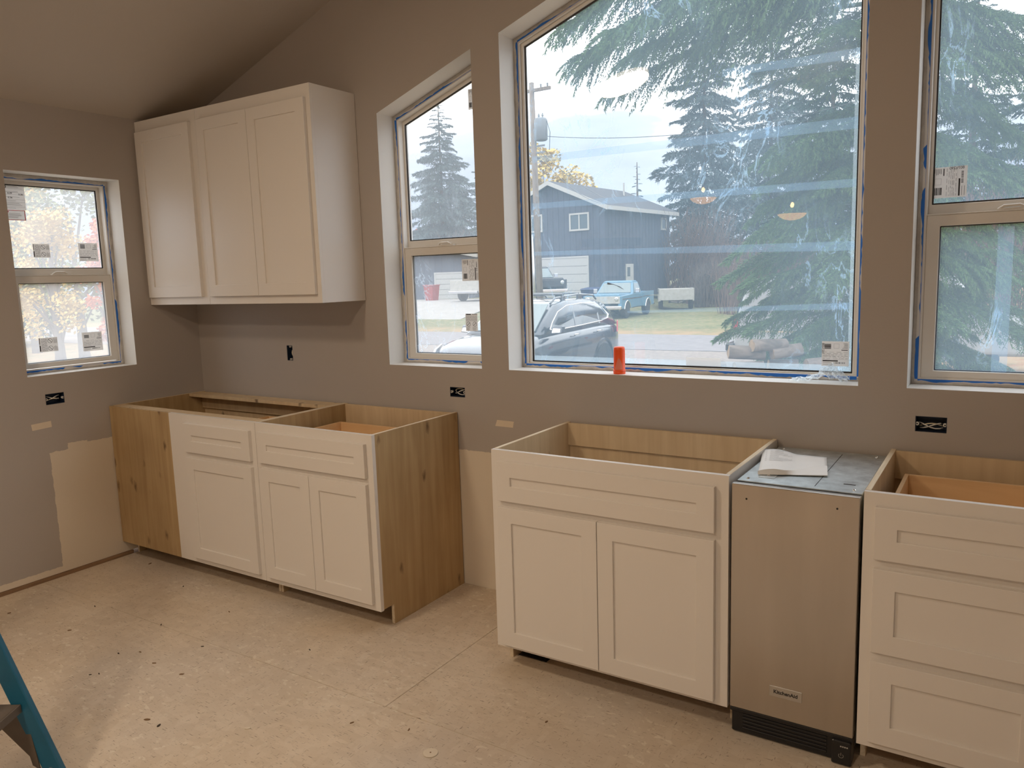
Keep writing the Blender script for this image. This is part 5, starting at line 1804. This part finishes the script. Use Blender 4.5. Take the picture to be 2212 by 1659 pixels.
far_conifer('broad blue-grey spruce behind the house roof', 1520, 30, 56, 3.6, 210, SPRAY_B, 21, power=.42)
far_conifer('small pale conifer peeking over the house roof', 1378, 355, 66, 1.8, 60, SPRAY_B, 22)
far_conifer('tall blue spruce behind the big green spruce', 1660, -60, 66, 4.2, 190, SPRAY_B, 23, power=.5)
far_conifer('dense dark fir behind the white van', 1790, -40, 47, 3.8, 150, SPRAY_D, 24, name='fir_tree', power=.5)
far_conifer('conical spruce seen through the slant-topped window by the cabinets', 962, 222, 76, 5.6, 190, SPRAY_B, 25)
far_conifer('shorter fir beside the conical spruce', 1050, 330, 104, 5.0, 110, SPRAY_D, 26, name='fir_tree')
far_conifer('dark fir beyond the window over the drawer cabinet', 2085, -40, 34, 2.6, 130, SPRAY_D, 27, name='fir_tree', power=.6)
far_conifer('dark fir at the far yard edge beyond the drawer cabinet window', 2230, 20, 42, 3.2, 120, SPRAY_D, 28, name='fir_tree', power=.6)


def leafy(label, pos, height, rad, mat, seed, n=2600, leaf=.16, name='leafy_tree', trunk=True, squash=1.0):
    rnd = random.Random(seed)
    t = thing(name, label, 'tree', pos)
    clumps = []
    for i in range(26):
        a, rr, z = rnd.uniform(0, 6.28), rad * math.sqrt(rnd.random()), rnd.random()
        rr *= (1 - abs(z - .45) * 1.1)
        clumps.append((Vector((rr * math.cos(a), rr * math.sin(a), height * (.30 + .62 * z))), rad * rnd.uniform(.22, .42)))
    m = MB()
    for i in range(n):
        c, r = rnd.choice(clumps)
        d = Vector((rnd.gauss(0, 1), rnd.gauss(0, 1), rnd.gauss(0, 1))).normalized() * r * rnd.random() ** .4
        p = c + d
        a = Vector((rnd.gauss(0, 1), rnd.gauss(0, 1), rnd.gauss(0, .6))).normalized() * leaf * rnd.uniform(.6, 1.3)
        b = a.orthogonal().normalized() * leaf * .6
        m.add([p - a, p + b, p + a, p - b], [(0, 1, 2, 3)])
    o = m.build('crown', mat, t); o['kind'] = 'stuff'
    tm = MB().tube([(0, 0, -.1), (0, 0, height * .7)], .10 + height * .012, 8, r1=.03)
    for c, r in clumps[::2]:
        tm.tube([(0, 0, c.z * .55), c * .6 + Vector((0, 0, c.z * .30)), c], .035, 5, r1=.01)
    tm.build('trunk', 'grey_twig', t)
    return t


def leafy_px(label, u, v_top, d, rad, mat, seed, **k):
    b = at_depth(u, 600, d); g = ground_z(b.x, b.y)
    return leafy(label, (b.x, b.y, g), at_depth(u, v_top, d).z - g, rad, mat, seed, **k)


leafy_px('yellow leafy tree behind the utility pole', 1178, 305, 66, 2.7, 'leaf_yellow', 31, leaf=.22)
leafy_px('yellow leafy tree behind the house ridge', 1240, 350, 76, 2.5, 'leaf_yellow', 32, leaf=.22)
leafy_px('orange tree beyond the slant-topped window', 885, 470, 88, 2.6, 'leaf_orange', 33, leaf=.2)
# beyond the small side window
leafy_px('yellow birch outside the small side window', 112, 440, 17, .95, 'leaf_yellow', 34, n=3600, leaf=.05)
leafy_px('orange maple at the edge of the small side window', 238, 425, 16, .55, 'leaf_orange', 35, n=2600, leaf=.05)
leafy_px('olive green tree filling the small side window', 165, 330, 22, 2.6, 'leaf_olive', 36, n=5200, leaf=.08)
leafy_px('pale yellow tree beside the olive tree', 62, 370, 27, 2.0, 'leaf_yellow', 37, n=3000, leaf=.08)
far_conifer('green fir outside the small side window', 8, 300, 31, 2.6, 90, SPRAY_D, 38, name='fir_tree')


def shrub(label, pos, w, h, n, mat, seed, dp=1.2, name='bare_shrub'):
    rnd = random.Random(seed)
    t = thing(name, label, 'shrub', pos, math.atan2(RGT.y, RGT.x))
    m = MB()
    for i in range(n):
        x0, y0 = rnd.uniform(-w / 2, w / 2), rnd.uniform(-dp / 2, dp / 2)
        hh = h * rnd.uniform(.55, 1.05)
        p0 = Vector((x0, y0, 0)); p1 = p0 + Vector((rnd.uniform(-.3, .3) * h * .4, rnd.uniform(-.2, .2), hh * .55)); p2 = p1 + Vector((rnd.uniform(-.35, .35) * h * .5, rnd.uniform(-.3, .3), hh * .45))
        m.tube([p0, p1, p2], .022, 3, cap=False, r1=.006)
        for k in range(3):
            q = p1.lerp(p2, rnd.random())
            m.tube([q, q + Vector((rnd.uniform(-.5, .5), rnd.uniform(-.3, .3), rnd.uniform(.1, .6)))], .010, 3, cap=False, r1=.004)
    o = m.build('stem_mass', mat, t); o['kind'] = 'stuff'
    return t


b = at_depth(1508, 650, 50); shrub('tall reddish bare shrub beside the blue house', (b.x, b.y, GZ), 3.6, 6.0, 420, 'bare_twig', 41, 2.0)
b = at_depth(1580, 655, 46); shrub('dark bare hedge behind the white trailer', (b.x, b.y, GZ), 4.2, 2.6, 460, 'grey_twig', 42, 1.0, name='bare_hedge')
b = at_depth(1010, 640, 64); shrub('tangle of reddish bare stems beyond the conical spruce', (b.x, b.y, ground_z(b.x, b.y)), 4.5, 5.0, 260, 'bare_twig', 43, 1.5)
b = at_depth(2180, 600, 30); shrub('bare brown thicket beyond the drawer cabinet window', (b.x, b.y, GZ), 9.0, 5.5, 420, 'bare_twig', 44, 2.5)
b = at_depth(1660, 640, 38); shrub('bare brown brush far behind the van', (b.x, b.y, GZ), 4.5, 3.6, 300, 'bare_twig', 45, 2.0)
b = at_depth(2088, 692, 17); pz_ = GZ
sh = thing('fallen_sheet', 'white folded sheet lying among the leaves outside', 'sheet', (b.x, b.y, GZ))
MB().hexa([(-.5, -.3, .18), (.55, -.25, .22), (.45, .35, .30), (-.45, .30, .26), (-.5, -.3, .22), (.55, -.25, .26), (.45, .35, .34), (-.45, .30, .30)]).build('top_fold', 'snow_paper', sh)
MB().hexa([(-.48, -.28, .0), (.52, -.23, .0), (.43, .33, .0), (-.43, .28, .0), (-.48, -.28, .17), (.52, -.23, .21), (.43, .33, .28), (-.43, .28, .24)]).build('under_fold', 'snow_paper', sh)

# ---- firewood heap under the spruce
def log_(pos, az, tilt, L_, r, seed, label):
    rnd = random.Random(seed)
    t = thing('firewood_log', label, 'log', pos, az, group='firewood heap under the spruce')
    t.rotation_euler = (0, tilt, az)
    n, m = 14, MB()
    rings = []
    wob = [rnd.uniform(.88, 1.10) for _ in range(n)]
    for i in range(5):
        x = -L_ / 2 + L_ * i / 4
        rings.append([(x + (rnd.uniform(-.006, .006) if i in (0, 4) else 0), r * wob[j] * rnd.uniform(.96, 1.04) * math.cos(2 * math.pi * j / n), r * wob[j] * math.sin(2 * math.pi * j / n)) for j in range(n)])
    m.ring_loft(rings, cap=False)
    m.build('bark', 'bark', t, smooth=True)
    for i, s in ((0, -1), (4, 1)):
        e_ = MB(); e_.add([(p[0] - s * .002, p[1] * .985, p[2] * .985) for p in rings[i]], [tuple(range(n))])
        e_.build('cut_end', 'log_end', t)


hb = at_depth(1655, 765, 9.5)
right_az = math.atan2(RGT.y, RGT.x)
k = 0
for row, (zz, cnt, spread_) in enumerate(((.09, 6, 3.0), (.265, 6, 2.95), (.44, 5, 2.45), (.615, 5, 2.4), (.79, 4, 1.95), (.965, 4, 1.9), (1.14, 2, .95))):
    for i in range(cnt):
        rr = random.Random(100 + k)
        off = (i - (cnt - 1) / 2) * spread_ / cnt * 1.0
        along = Vector((math.cos(right_az), math.sin(right_az), 0)) * off
        back = Vector((-math.sin(right_az), math.cos(right_az), 0)) * rr.uniform(-.08, .10)
        az = right_az + rr.uniform(-.22, .22)
        log_((hb.x + along.x + back.x, hb.y + along.y + back.y, GZ + zz), az, rr.uniform(-.12, .12), rr.uniform(.34, .46), rr.uniform(.072, .085), 200 + k,
             'split firewood log with grey bark in the heap under the spruce')
        k += 1
tl_ = at_depth(1660, 746, 9.45)
log_((tl_.x, tl_.y, tl_.z), right_az + .15, .02, .44, .078, 400, 'thickest grey-barked log lying across the top of the firewood heap')
